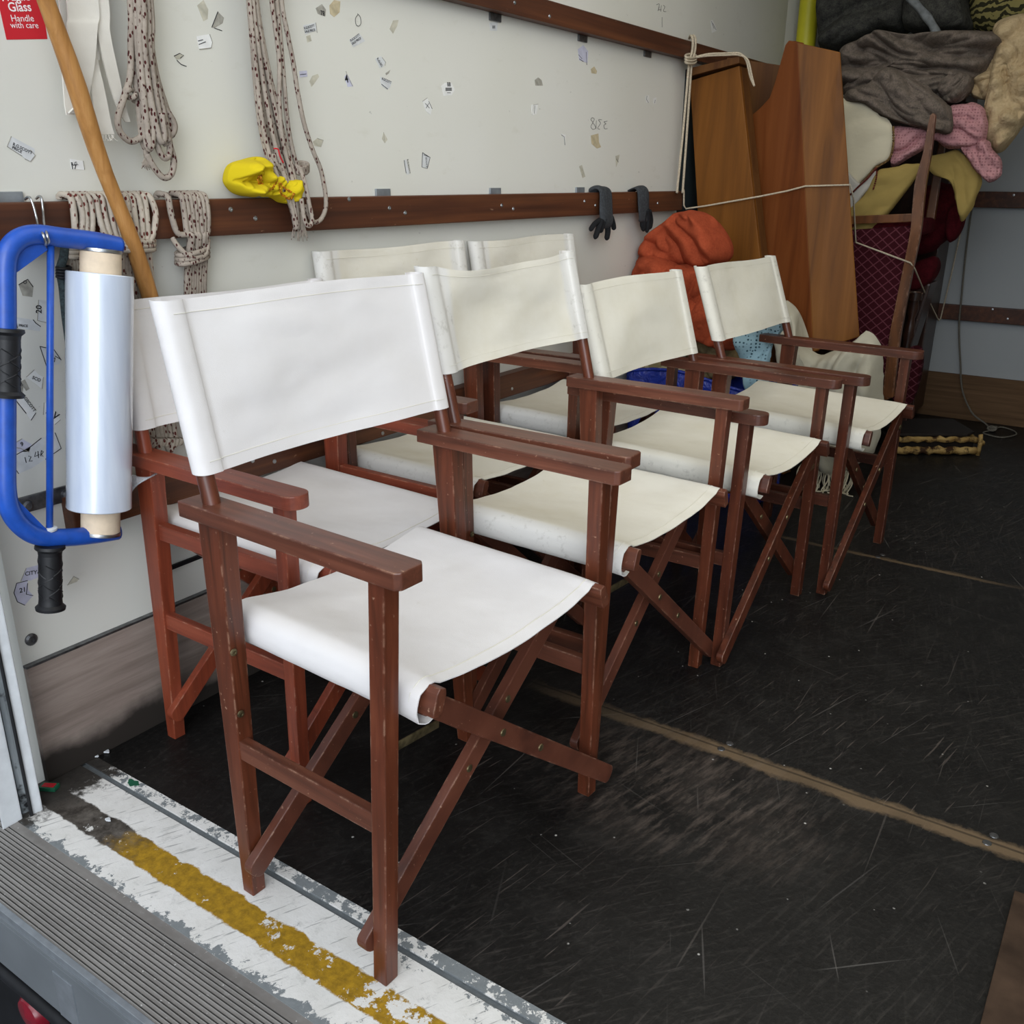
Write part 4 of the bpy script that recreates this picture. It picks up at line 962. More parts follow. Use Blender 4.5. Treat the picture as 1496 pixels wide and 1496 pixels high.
# bungee cord behind the roll
m = MB(); strand([wp(96, 350, .05), wp(93, 375, .05), wp(88, 395, .05), wp(92, 420, .05), wp(96, 460, .05), wp(101, 500, .05), wp(106, 560, .05)], .0072, 8, 6, m)
bc = tag(obj('bungee_cord', m, plain('dark_green_cord', '#3f4a4c', .8, 0, .2, .3, 260), None, 3, loc=wp(93, 400, .05)), 'dark ribbed bungee cord hanging behind the film roll', 'cord')
m = MB()
for k in range(4): m.tube(crom([wp(93+math.cos(t)*10, 391+k*4.3+math.sin(t)*2, .05+.013*math.sin(t)) for t in [i*2*PI/10 for i in range(11)]], 3), .0028, 6)
kid(obj('hook_coil', m, 'black', None, 3), bc)
# spring hooks carrying the dispenser
for k, (L, lab) in enumerate((([(37, 291, .01), (41, 288, .03), (45, 291, .041), (50, 305, .045), (54, 322, .05), (57, 336, .075), (62, 341, .114), (66, 352, .118), (66, 358, .108)], 'bright steel wire hook over the rail, nearer the wall edge, holding the blue frame'), ([(53, 290, .01), (57, 287, .03), (61, 291, .041), (63, 310, .045), (65, 330, .08), (68, 341, .116), (71, 352, .118), (69, 357, .106)], 'bright steel wire hook over the rail, nearer the ropes, holding the blue frame'))):
    m = MB(); strand([wp(*p) for p in L], .0022, 8, 6, m); tag(obj('wire_hook', m, 'steel', None, 3, loc=wp(*L[2])), lab, 'hook', 'wire hooks on the middle rail')

# ------------------------------------------------------------------ stretch film dispenser
XD = .096
root = thing('film_dispenser', 'blue tubular hand dispenser for stretch film hung on the rail by wire hooks', 'dispenser', wp(73, 560, XD))
def rk(name, mb, mat, smooth=3, par=root):
    o = obj(name, mb, mat, None, smooth); return kid(o, root)
m = MB(); fr = [(174, 360), (140, 353), (90, 347), (55, 343), (30, 348), (14, 364), (8, 390), (8, 450), (8, 560), (8, 660), (9, 720), (18, 752), (36, 773), (60, 784), (100, 785), (140, 781), (171, 776)]
m.tube(crom(wq := [wp(a, b, XD) for a, b in fr], 6), .0158, 14); rk('frame', m, 'blue')
for L in (((11, 393), (62, 356)), ((12, 732), (62, 782))):
    m = MB(); m.beam(wp(*L[0], XD), wp(*L[1], XD), .008, .022, (1, 0, 0) if False else (0, 1, 0), .001); rk('corner_brace', m, 'blue', None)
m = MB(); m.tube([wp(74, 345, XD), wp(73, 560, XD), wp(72.5, 778, XD)], .0056, 12); rk('tie_rod', m, 'blue')
m = MB(); c = wp(72.5, 775, XD); m.lathe([(.012, 0), (.013, .004), (.010, .006)], c, (0, 0, 1), 18); rk('rod_bush', m, 'white_paint', .6)
def grip(a, b, R, nm='hand_grip'):
    A, B = wp(*a, XD), wp(*b, XD); d = B-A; L = d.length; mb = MB(); pr = [(R*.6, 0), (R*1.28, .001), (R*1.32, .006), (R*1.05, .011), (R, .018)]
    n = 26
    for i in range(n): f = i/(n-1); pr.append((R*(1+.012*(i % 2)), .018+(L-.036)*f))
    pr += [(R*1.05, L-.011), (R*1.32, L-.006), (R*1.28, L-.001), (R*.6, L)]
    mb.lathe(pr, A, d, 26); g = rk(nm, mb, 'black', .6); mb = MB()
    ax = d.normalized(); p0 = ax.orthogonal().normalized(); p1 = ax.cross(p0)
    for k in range(16):
        z0 = .024+(L-.048)*k/16
        for sgn in (1, -1):
            mb.tube([A+ax*(z0+.010*j/4)+(p0*math.cos(sgn*(j*.22)+k*2.4)+p1*math.sin(sgn*(j*.22)+k*2.4))*R*1.01 for j in range(5)], .0011, 4)
    rk('grip_ridges', mb, 'black', None)
grip((10, 479), (10, 581), .0195); grip((73, 796), (74, 891), .0185)
def cyl(a, b, R, nm, mat, prof=None, n=40):
    A, B = wp(*a, XD), wp(*b, XD); d = B-A; L = d.length; mb = MB(); mb.lathe(prof(R, L) if prof else [(R, 0), (R, L)], A, d, n); return rk(nm, mb, mat, .6)
cyl((147, 369), (147, 776), .0325, 'cardboard_core', 'card')
cyl((146, 399), (145, 742), .0535, 'film_roll', 'wrap', lambda R, L: [(R-.02, 0), (R-.001, .0006), (R, .002)]+[(R*(1+.004*math.sin(i*1.7)), .002+(L-.004)*i/12) for i in range(13)]+[(R-.001, L-.0006), (R-.02, L)], 48)
for a, b in (((147, 363), (147, 370)), ((147, 775), (146.5, 782))): cyl(a, b, .034, 'end_disc', 'steel', lambda R, L: [(R*.7, 0), (R*.99, .001), (R, L*.5), (R*.99, L*.8), (R*.6, L)])
# loose tail of film
m = MB(); A, B = wp(188, 680, XD), wp(184, 745, .07)
T = [wp(187, 690, .10), wp(205, 697, .115), wp(222, 695, .12), wp(236, 688, .12)]; Bm = [wp(186, 740, .09), wp(190, 720, .10), wp(200, 708, .112), wp(212, 700, .118)]
def m_tail():
    t = NT('loose_clear_film'); t.base(srgb('#e8ecf0'), .15, 0, .5); t.b.inputs['Alpha'].default_value = .28; return t.m
MAT['tail'] = m_tail(); Tc, Bc = crom(T, 8), crom(Bm, 8)
m.sheet(lambda a, t: Tc[int(round(a*24))].lerp(Bc[int(round(a*24))], t)+Vector((.004*math.sin(a*12+t*5), 0, 0)), 25, 6, .0004); rk('film_tail', m, 'tail', 3)

# ------------------------------------------------------------------ pole, pouch, gloves
p1 = wp(222, 440, .047); p0 = wp(66, 0, .088); d = (p0-p1)/(p0.z-p1.z)
lo = p1-d*(p1.z-.541); hi = p0+d*.30
m = MB(); n = 26; pts = [lo.lerp(hi, i/n)+Vector((.0012*math.sin(i*1.3), .0025*math.sin(i*.8), 0)) for i in range(n+1)]
m.tube(pts, [.0135+.0012*math.sin(i*.9)+.0012*i/n for i in range(n+1)], 14); tag(obj('wooden_pole', m, 'pole', None, 3, loc=lo), 'long varnished wooden pole leaning across the wall and middle rail', 'pole')
yp = soft('cloth_pouch', 'crumpled yellow cloth pouch with gold sequins tucked on the middle rail', 'pouch', 'ycloth',
     [([(333, 262), (340, 240), (360, 232), (378, 229), (392, 240), (398, 258), (392, 278), (372, 287), (350, 285), (338, 275)], 'x', .045, .04, dict(amp=.03, scale=26, ang=.8, seed=3)),
      ([(378, 262), (398, 255), (408, 263), (430, 262), (437, 272), (430, 292), (415, 297), (398, 287), (380, 285)], 'x', .05, .032, dict(amp=.014, scale=26, ang=1.3, seed=8))], back=.035, K=26, N=110, edge=.004)
m = MB()
for L in ([(386, 252), (384, 262), (386, 272), (394, 278), (402, 274), (407, 264)], [(411, 272), (414, 283), (420, 288), (428, 290), (432, 282)], [(384, 256), (379, 262), (382, 270)], [(412, 268), (420, 276), (428, 280)]):
    for p in crom([at(a, b, 'x', .088) for a, b in L], 6): m.lathe([(.0, 0), (.0026, .0006), (.0022, .0016), (.0, .002)], p+Vector((-.006+random.uniform(-.002, .002), random.uniform(-.001, .001), random.uniform(-.001, .001))), (1, random.uniform(-.5, .5), random.uniform(-.5, .5)), 6)
kid(obj('sequin_trim', m, 'sequin'), yp)
def glove(pc, lab, fingers, mats, seed):
    y0 = wp(pc[0], 285, .04).y; root = thing('work_glove', lab, 'glove', (.042, y0, 1.04), 0, 'work gloves on the middle rail')
    def lp(name, mb, mat):
        o = obj(name, mb, mat, None, 3); return kid(o, root)
    w = pc[1]; 
    def prof(a, t):
        # cuff drawn over the rail then palm down the front
        path = crom([Vector((.004, y0, 1.047)), Vector((.03, y0, 1.056)), Vector((.047, y0+.002, 1.045)), Vector((.052, y0+pc[2]*.3, 1.00)), Vector((.055, y0+pc[2]*.7, .955)), Vector((.05, y0+pc[2], pc[3]))], 6)
        i = min(len(path)-1, int(round(t*(len(path)-1)))); c = path[i]; n = (path[min(i+1, len(path)-1)]-path[max(i-1, 0)]).normalized()
        side = Vector((0, 1, 0)); out = side.cross(n).normalized()*-1
        ww = w*(.85+.3*math.sin(min(1, t*1.1)*PI*.7)); th = .008+.003*math.sin(t*9+seed); q = a*2*PI
        return c+side*ww*math.cos(q)+out*th*math.sin(q)*(1+.25*math.sin(3*q+seed))
    m = MB().grid(prof, 20, 31, True); lp('palm', m, mats[0])
    for k, f in enumerate(fingers):
        P = crom([at(a, b, 'x', .052+.006*math.sin(k*2)) for a, b in f[0]], 6); n = len(P)
        mb = MB().tube(P, [f[1]*(1-.18*i/n)*(1 if i < n-2 else .75 if i == n-2 else .35) for i in range(n)], 12); lp('finger', mb, mats[1])
glove((881, .036, .0, .935), 'dark work glove with spread fingers hanging on the rail, farther from the orange fleece', [([(876, 322), (868, 328), (862, 337)], .0092), ([(879, 322), (874, 335), (869, 349)], .0102), ([(887, 322), (888, 338), (886, 351)], .0102), ([(893, 318), (896, 328), (897, 336)], .0092), ([(883, 320), (880, 330), (877, 340)], .0088)], ('glove_g', 'glove_b'), 1)
glove((936, .035, .012, .95), 'dark work glove with closed fingers hanging on the rail right above the orange fleece', [([(942, 308), (940, 322), (940, 338)], .0105), ([(945, 306), (946, 322), (945, 340)], .0102), ([(948, 308), (951, 322), (949, 335)], .0092), ([(938, 306), (938, 318), (938, 334)], .0088)], ('glove_g', 'glove_b'), 4)

# ------------------------------------------------------------------ pine furniture at the far end
m = MB(); m.box((.0003, 2.585, .55), (.0035, 3.35, 1.46), .0005); tag(obj('dark_board_or_shade', m, 'teal'), 'dark sheet on the wall painting in the shaded gap behind the narrow pine cabinet', 'board')  # flat dark sheet imitates the shaded gap between wall and cabinet
fl = [at(1008, 118, 'y', 2.6), at(1080, 96, 'y', 2.6), at(1112, 390, 'y', 2.6), at(1024, 390, 'y', 2.6)]
root = thing('pine_cabinet', 'narrow pine cabinet with a dark capped top leaning on the wall under the knotted rope', 'cabinet', (.3, 2.65, 0))
TL, TR, BR, BL = fl
def ext(a, b, z): 
    f = (z-a.z)/(b.z-a.z); return a.lerp(b, f)
BL0, BR0 = ext(TL, BL, .01), ext(TR, BR, .01)
bk = Vector((.006, .070, -.004))
m = MB(); m.hexa([BL0, BR0, BR0+Vector((0, .02, 0)), BL0+Vector((0, .02, 0))], [TL, TR, TR+Vector((0, .02, 0)), TL+Vector((0, .02, 0))], .002); kid(obj('front_panel', m, 'pine'), root)
g = Vector((-.004, 0, 0)); m = MB(); m.hexa([BR0+Vector((-.02, .02, 0)), BR0+Vector((0, .02, 0)), BR0+bk, BR0+bk+Vector((-.02, 0, 0))], [TR+Vector((-.02, .02, 0)), TR+Vector((0, .02, 0)), TR+bk, TR+bk+Vector((-.02, 0, 0))], .002); kid(obj('side_panel', m, 'pine_d'), root)
m = MB(); m.hexa([BL0+Vector((0, .02, 0)), BL0+Vector((.02, .02, 0)), BL0+bk+Vector((.02, 0, 0)), BL0+bk], [TL+Vector((0, .02, 0)), TL+Vector((.02, .02, 0)), TL+bk+Vector((.02, 0, 0)), TL+bk], .002); kid(obj('side_panel', m, 'pine_d'), root)
a, b = at(995, 113, 'y', 2.58), at(1080, 92, 'y', 2.58); c, d_ = at(1080, 82, 'y', 2.58), at(993, 101, 'y', 2.58)
a.x = max(a.x, .006); d_.x = max(d_.x, .006)
m = MB(); m.hexa([a, b, b+bk+Vector((0, .03, 0)), a+bk+Vector((0, .03, 0))], [d_, c, c+bk+Vector((0, .03, 0)), d_+bk+Vector((0, .03, 0))], .002); kid(obj('top_cap', m, 'pine_d'), root)
P4 = [at(1062, 84, 'y', 2.85), at(1146, 96, 'y', 2.87)]; Q4 = [ext(P4[0], P4[0]+(BR0-TR), .01), ext(P4[1], P4[1]+(BR0-TR), .01)]; w_ = Vector((0, .02, 0))
m = MB(); m.hexa([Q4[0], Q4[1], Q4[1]+w_, Q4[0]+w_], [P4[0], P4[1], P4[1]+w_, P4[0]+w_], .002); tag(obj('pine_board', m, 'pine_d'), 'dark pine board standing in the gap behind the two orange pine pieces', 'board')
root = thing('pine_settle_end', 'tall orange pine board with a stepped shoulder, tied in front of the pine cabinet', 'furniture', (.5, 2.8, .46))
e0, e1 = at(1165, 62, 'y', 2.66), at(1188, 514, 'y', 2.66); r0, r1 = at(1228, 76, 'y', 2.72), at(1256, 492, 'y', 2.72)
th = Vector((-.012, .022, 0))
m = MB(); m.hexa([e1, r1, r1+th, e1+th], [e0, r0, r0+th, e0+th], .004); kid(obj('front_board', m, 'pine'), root)
Lf = [(1165, 62), (1152, 59), (1147, 66), (1139, 95), (1132, 120), (1124, 143), (1110, 158), (1096, 170), (1091, 180), (1095, 220), (1104, 330), (1112, 440), (1116, 500), (1150, 508), (1188, 514)]
def ypl(px): return 2.72+(1-(px-1091)/(1188-1091))*.06
pl = []
for a, b in Lf:
    f = min(1, max(0, (b-62)/452)); ex = 1165+23*f; pl.append(at(a, b, 'y', 2.6605+max(0, ex-a)/75*.042))
m = MB(); m.prism(pl, (.016, .024, 0), .003); kid(obj('shaped_side', m, 'pine_r'), root)
m = MB(); top = [e0+Vector((0, .002, -.004)), r0+Vector((0, 0, -.004)), r0+Vector((-.13, .09, -.004)), pl[2]+Vector((.005, .02, -.004))]; m.hexa([v-Vector((0, 0, .02)) for v in top], top, .002); kid(obj('top_board', m, 'pine_r'), root)
# yellow tube
a = at(1177, 62, 'y', 3.6); b = Vector((a.x, a.y, 2.2)); a = Vector((a.x, a.y, .002))
m = MB(); m.tube([a, a.lerp(b, .5), b], .042, 24); tag(obj('yellow_tube', m, 'yellow', None, 1), 'bright yellow plastic tube standing in the far corner', 'tube')
# cords at the far end
m = MB(); r = .0045
rp = lambda L: [at(*q[:2], 'x', q[2]) for q in L]
for dx in (0, 4):
    strand(rp([(1007+dx, 56, .012), (1009+dx, 52, .03), (1012+dx, 58, .043), (1011+dx, 75, .044), (1007+dx, 90, .046), (1005+dx, 110, .046), (998+dx*1.4, 190, .046), (990+dx*2, 270, .047), (989+dx*2, 281, .045), (990+dx*2, 279, .02)]), r, 7, 6, m)
for k in range(3): m.tube(crom([at(1009+math.cos(t)*8, 82+k*4+math.sin(t)*3, 'x', .047+.011*math.sin(t)) for t in [i*2*PI/9 for i in range(10)]], 3), .0042, 6)
for dy in (0, 2.5):
    strand([at(1014, 84, 'x', .05), at(1035, 79+dy, 'y', 2.57), at(1060, 78+dy, 'y', 2.57), at(1080, 78+dy, 'y', 2.57), at(1090+dy, 88, 'y', 2.58), at(1096+dy, 112, 'y', 2.59), at(1102, 126, 'y', 2.59)], .0036, 6, 6, m)
tag(obj('knotted_rope', m, 'cord', None, 3, loc=at(1009, 85, 'x', .045)), 'pale rope knotted over the upper rail beside the narrow pine cabinet', 'rope')
m = MB(); L = [at(998, 276, 'x', .02), at(999, 278, 'x', .04), at(999, 300, 'x', .042), at(1002, 305, 'x', .045), at(1030, 301, 'y', 2.585), at(1110, 287, 'y', 2.59), at(1150, 279, 'y', 2.655), at(1176.5, 272, 'y', 2.652), at(1242, 270, 'y', 2.711), at(1247, 290, 'y', 2.78), at(1250, 354, 'y', 2.955), at(1290, 369, 'y', 2.955), at(1330, 384, 'y', 2.965), at(1336, 392, 'y', 3.0), at(1352, 430, 'y', 3.5), at(1371, 468, 'y', 3.985), at(1374, 466, 'y', 3.985), at(1390, 400, 'y', 3.985), at(1412, 300, 'y', 3.985), at(1415, 280, 'y', 3.985)]
m.tube(L, .0032, 7); tag(obj('lashing_cord', m, 'cord', None, 3), 'thin pale cord lashed round the pine boards and the upturned chair', 'cord')
m = MB(); L = [at(1424, 276, 'y', 3.985), at(1412, 360, 'y', 3.985), at(1404, 440, 'y', 3.985), at(1401, 480, 'y', 3.985), at(1403, 530, 'y', 3.985), at(1406, 570, 'y', 3.98)]
g = at(1449, 629, 'z', .004); L += [at(1420, 603, 'y', 3.9), Vector((g.x-.04, g.y+.06, .02)), g]; strand(L, .0042, 7, 6, m)
loop = [g]+[at(a, b, 'z', .005) for a, b in ((1462, 624), (1480, 629), (1484, 635), (1465, 639), (1446, 636), (1436, 632))]+[g]; strand(loop, .0036, 7, 6, m)
for k in range(4): m.tube(crom([g+Vector((math.cos(t)*.018, math.sin(t)*.012+.006*k-.01, .012+.008*math.sin(t+k))) for t in [i*.7 for i in range(10)]], 3), .0042, 6)
tag(obj('looped_rope', m, 'cord_d', None, 3, loc=g), 'grey cord hanging down the bulkhead to a knotted loop on the floor', 'cord')

# ------------------------------------------------------------------ heap of covers at the far end
soft('blanket', 'charcoal felt blanket heaped highest, next to the yellow tube', 'blanket', 'felt_dark', [([(1196, 5), (1198, 60), (1206, 76), (1240, 72), (1290, 50), (1325, 45), (1335, 0), (1330, -60), (1260, -80), (1205, -60)], 'y', 3.50, .12, dict(seed=1))], group='removal blankets', back=.2, amp=.03, scale=6, ang=.15, aniso=4)
soft('blanket', 'charcoal felt blanket heaped beside the patterned cushion', 'blanket', 'felt_dark', [([(1322, 0), (1322, 40), (1350, 52), (1395, 50), (1419, 40), (1414, 10), (1405, -50), (1370, -80), (1330, -60)], 'y', 3.46, .12, dict(seed=2))], group='removal blankets', back=.2, amp=.03, scale=7, ang=-.3, aniso=4)
soft('patterned_cushion', 'olive and black scroll-patterned cushion on top of the heap', 'cushion', 'scroll', [([(1416, -40), (1416, 10), (1419, 42), (1450, 52), (1490, 46), (1545, 40), (1560, -30), (1480, -70)], 'y', 3.55, .12)], back=.12, amp=.008, scale=5)
m = MB(); L = [(1324, -10, 3.36), (1340, 8, 3.33), (1352, 22, 3.31), (1362, 36, 3.29), (1368, 50, 3.27), (1370, 70, 3.25), (1373, 84, 3.23), (1378, 94, 3.22)]
cl = crom([at(a, b, 'y', y) for a, b, y in L], 6); n = len(cl)
m.tube(cl, [.016*(1+.10*math.sin(i*.6))*(1 if i < n-8 else .75) for i in range(n)], 8); tag(obj('plastic_sleeve', m, plain('grey_plastic', '#7f8488', .3, 0, .5, .15, 60), None, 3), 'twisted strip of grey clear plastic trailing over the blankets', 'plastic strip')
soft('blanket', 'grey-brown felt blanket draped widest across the middle of the heap', 'blanket', 'felt_grey',
     [([(1228, 76), (1255, 58), (1290, 46), (1330, 51), (1415, 45), (1474, 53), (1455, 82), (1440, 105), (1415, 122), (1380, 118), (1340, 112), (1300, 104), (1262, 122), (1231, 130)], 'y', 3.28, .10, dict(amp=.055, scale=11, ang=-.12, aniso=4.5, seed=5)),
      ([(1232, 128), (1255, 112), (1290, 98), (1330, 100), (1380, 108), (1415, 112), (1412, 132), (1392, 150), (1370, 142), (1330, 125), (1290, 118), (1255, 136), (1234, 140)], 'y', 3.24, .06, dict(amp=.03, scale=14, ang=-.2, aniso=4, seed=9)),
      ([(1370, 128), (1388, 108), (1408, 106), (1420, 114), (1417, 132), (1400, 148), (1382, 150)], 'y', 3.2, .05, dict(amp=.02, scale=18, ang=.9, seed=3))], group='removal blankets', back=.12)
soft('blanket', 'grey-brown felt blanket end hanging lowest, over the pink cover', 'blanket', 'felt_grey',
     [([(1232, 146), (1240, 132), (1266, 124), (1288, 102), (1304, 100), (1330, 114), (1360, 132), (1388, 158), (1391, 192), (1372, 194), (1345, 187), (1310, 178), (1280, 165), (1262, 152), (1240, 150)], 'y', 3.12, .07, dict(amp=.03, scale=11, ang=-.62, aniso=5, seed=12))], group='removal blankets', back=.06)
soft('quilt', 'cream crinkled quilt hanging down at the right of the heap', 'quilt', 'quilt',
     [([(1452, 40), (1472, 25), (1510, 20), (1545, 40), (1540, 110), (1510, 160), (1490, 190), (1462, 223), (1441, 212), (1436, 178), (1440, 150), (1448, 110), (1452, 80)], 'y', 3.3, .10, dict(amp=.03, scale=14, ang=1.1, seed=6)),
      ([(1419, 112), (1440, 92), (1470, 80), (1480, 110), (1460, 145), (1440, 146), (1420, 140)], 'y', 3.3, .05, dict(amp=.02, scale=20, ang=-.3, seed=7))], back=.12, aniso=2.5)
soft('pink_blanket', 'pink waffle-weave blanket with satin edges under the grey blanket', 'blanket', 'pink',
     [([(1388, 158), (1400, 152), (1432, 153), (1441, 168), (1440, 204), (1418, 216), (1385, 217), (1368, 206), (1352, 200), (1388, 192)], 'y', 3.2, .06, dict(amp=.018, scale=16, ang=-.1, seed=2)),
      ([(1304, 187), (1345, 187), (1362, 196), (1352, 216), (1326, 232), (1304, 243), (1303, 215)], 'y', 3.14, .03, dict(amp=.02, scale=16, ang=.5, seed=4)),
      ([(1404, 212), (1438, 203), (1450, 218), (1463, 234), (1462, 256), (1447, 267), (1432, 256), (1418, 238)], 'y', 3.2, .04, dict(amp=.018, scale=16, ang=-.8, seed=5))], back=.05, K=16, N=90)
soft('tablecloth', 'pale cream cloth panel edged with braid beside the pine board', 'cloth', 'cream', [([(1228, 148), (1240, 146), (1262, 150), (1285, 168), (1304, 185), (1304, 214), (1297, 234), (1281, 243), (1262, 262), (1236, 280), (1232, 220)], 'y', 3.08, .02, dict(amp=.006, scale=6, ang=.7))], back=.02, K=14, N=80)
tc = bpy.data.objects['tablecloth']
m = MB(); P = crom([at(a, b, 'y', 3.052) for a, b in ((1305, 186), (1305, 212), (1299, 232), (1284, 242), (1278, 246), (1262, 264), (1243, 282))], 8)
for i, p in enumerate(P): m.lathe([(.0, 0), (.0052, .001), (.004, .003), (0, .004)], p, (0, -1, 0), 6)
kid(obj('braid_edge', m, 'braid'), tc)
soft('napkin', 'grey-white folded cloth with a dark red braid below the cream panel', 'cloth', 'grey_cloth', [([(1234, 250), (1258, 268), (1279, 250), (1278, 262), (1264, 283), (1245, 306), (1236, 300)], 'y', 3.05, .015, dict(amp=.006, scale=8, ang=.8))], back=.015, K=12, N=70)
nk = bpy.data.objects['napkin']; m = MB()
for p in crom([at(a, b, 'y', 3.028) for a, b in ((1280, 246), (1268, 260), (1255, 272), (1243, 284))], 7): m.lathe([(.0, 0), (.0042, .001), (.003, .003), (0, .004)], p, (0, -1, 0), 6)
for p in crom([at(a, b, 'y', 3.028) for a, b in ((1281, 250), (1280, 262), (1276, 276))], 5): m.lathe([(.0, 0), (.0036, .001), (.003, .003), (0, .004)], p, (0, -1, 0), 6)
kid(obj('braid_edge', m, 'braid_r'), nk)
soft('mustard_cloth', 'mustard yellow cloth spilling down beside the pine board', 'cloth', 'mustard', [([(1236, 310), (1262, 285), (1281, 252), (1300, 244), (1346, 240), (1338, 260), (1316, 290), (1292, 320), (1268, 346), (1246, 366), (1238, 350)], 'y', 3.06, .03, dict(amp=.012, scale=9, ang=.75))], back=.03, aniso=5, K=16, N=90)
soft('mustard_cloth', 'mustard yellow cloth hanging in a point beneath the pink blanket', 'cloth', 'mustard', [([(1352, 232), (1384, 222), (1403, 221), (1431, 255), (1428, 285), (1416, 312), (1405, 322), (1398, 296), (1388, 266), (1362, 254)], 'y', 3.22, .03, dict(amp=.015, scale=10, ang=-.9))], back=.03, aniso=4, K=16, N=90)
m = MB(); m.box((.17, 3.74, .05), (.74, 3.98, 1.40), .004); cb = tag(obj('dark_filler', m, 'dark_wood'), 'dark wooden cupboard added to darken the gaps behind the heap of covers', 'filler')  # added block, unseen itself; fills the gaps in the heap with dark
m = MB(); m.box((.15, 3.72, 1.40), (.76, 3.985, 1.43), .004); obj('top', m, 'dark_wood', cb)
m = MB(); m.box((.19, 3.75, .002), (.72, 3.97, .05), .003); obj('filler_base', m, 'dark_wood', cb)
# upturned dining chair
root = thing('dining_chair', 'upturned wooden dining chair with burgundy diamond-pattern upholstery tied in the heap', 'chair', (.75, 3.05, .3))
def dk(n, mb, mat, sm=None): return kid(obj(n, mb, mat, None, sm), root)
def stile(L, yy):
    P = crom([at(a, b, 'y', yy+q) for a, b, w, q in L], 5); R = crom([Vector((w, 0, 0)) for a, b, w, q in L], 5); n = len(P)
    vs = []; fs = []
    for i in range(n):
        d = (P[min(i+1, n-1)]-P[max(i-1, 0)]).normalized(); sd = d.cross(Vector((0, 1, 0))).normalized(); w = R[i].x
        for a, b in ((-1, -1), (1, -1), (1, 1), (-1, 1)): vs.append(P[i]+sd*w*a+Vector((0, .016*b, 0)))
    for i in range(n-1):
        for k in range(4): fs.append((i*4+k, i*4+(k+1) % 4, (i+1)*4+(k+1) % 4, (i+1)*4+k))
    fs += [(3, 2, 1, 0), tuple((n-1)*4+k for k in range(4))]
    mb = MB(); bm = bmesh.new(); bv = [bm.verts.new(v) for v in vs]
    for f in fs: bm.faces.new([bv[i] for i in f])
    bmesh.ops.recalc_face_normals(bm, faces=bm.faces); ed = [e for e in bm.edges if len(e.link_faces) == 2 and e.calc_face_angle() > .6]
    bmesh.ops.bevel(bm, geom=ed, offset=.004, segments=2, affect='EDGES'); return mb.from_bm(bm)
SL = [(1364, 166, .008, 0), (1361, 185, .011, 0), (1355, 225, .014, 0), (1346, 265, .019, 0), (1342, 300, .019, 0), (1338, 340, .018, 0), (1326, 400, .018, .01), (1316, 450, .019, .01), (1307, 500, .02, .01), (1298, 580, .02, .01)]
dk('leg', stile(SL, 2.985), 'chair_wood')
dk('leg', stile([(a-172, b+10, w, q) for a, b, w, q in SL], 3.20), 'chair_wood')
m = MB(); m.beam(at(1232, 322, 'y', 3.01), at(1334, 318, 'y', 2.995), .028, .03, (0, 0, 1), .003); dk('back_rail', m, 'chair_wood')
m = MB(); pl = [at(a, b, 'y', 3.0) for a, b in ((1240, 336), (1332, 330), (1326, 380), (1314, 440), (1304, 500), (1298, 560), (1236, 560))]; m.prism(pl, (0, .035, 0), .006); dk('back_panel', m, 'diamond')
m = MB(); m.beam(at(1226, 570, 'y', 3.02), at(1300, 574, 'y', 3.0), .03, .05, (0, 0, 1), .004); dk('crest_rail', m, 'chair_wood')
a = at(1336, 330, 'y', 3.02); m = MB(); m.hexa([(a.x-.42, 3.05, a.z-.05), (a.x-.01, 3.03, a.z-.05), (a.x+.0, 3.42, a.z-.04), (a.x-.40, 3.42, a.z-.04)], [(a.x-.42, 3.05, a.z+.01), (a.x-.01, 3.03, a.z+.01), (a.x+.0, 3.42, a.z+.02), (a.x-.40, 3.42, a.z+.02)], .015); dk('seat', m, 'burgundy')
for dx in (-.02, -.38): m = MB(); m.beam((a.x+dx, 3.40, a.z), (a.x+dx+.0, 3.40, a.z+.40), .035, .035, (0, 1, 0), .004, .022, .022); dk('leg', m, 'chair_wood')
# burgundy armchair behind it
root = thing('armchair', 'dark wood armchair with plump burgundy cushions behind the upturned chair', 'armchair', (.85, 3.6, 0))
def ak(n, mb, mat, sm=3): return kid(obj(n, mb, mat, None, sm), root)
ak('back_cushion', lump([(1335, 320), (1340, 285), (1360, 270), (1386, 268), (1404, 282), (1407, 305), (1400, 332), (1380, 354), (1350, 372), (1334, 368)], 'y', 3.58, .09, .07, .006, 8, .3, 3, 18, 90, 3), 'burgundy')
ak('arm_roll', lump([(1387, 305), (1400, 298), (1410, 306), (1407, 330), (1396, 350), (1385, 352), (1382, 330)], 'y', 3.5, .05, .08, .004, 9, 1.2, 2, 14, 60, 4), 'burgundy')
ak('seat_cushion', lump([(1330, 392), (1350, 378), (1366, 376), (1370, 392), (1360, 412), (1340, 425), (1326, 420)], 'y', 3.48, .05, .15, .004, 9, .3, 2, 14, 60, 5), 'burgundy')
ak('skirt', lump([(1316, 520), (1340, 505), (1348, 520), (1342, 560), (1330, 590), (1306, 594), (1304, 545)], 'y', 3.42, .03, .1, .004, 9, .3, 2, 14, 60, 5), 'diamond')
c = at(1330, 470, 'y', 3.42); A0 = at(1336, 438, 'y', 3.42); A1 = at(1322, 520, 'y', 3.42)
m = MB(); L = (A0-A1).length; m.lathe([(.018, 0), (.024, .02), (.016, .05), (.026, .09), (.02, .13), (.014, .16), (.025, .2), (.018, .24), (.03, .27), (.03, L)], A1, A0-A1, 18); ak('arm_post', m, 'dark_wood', .6)
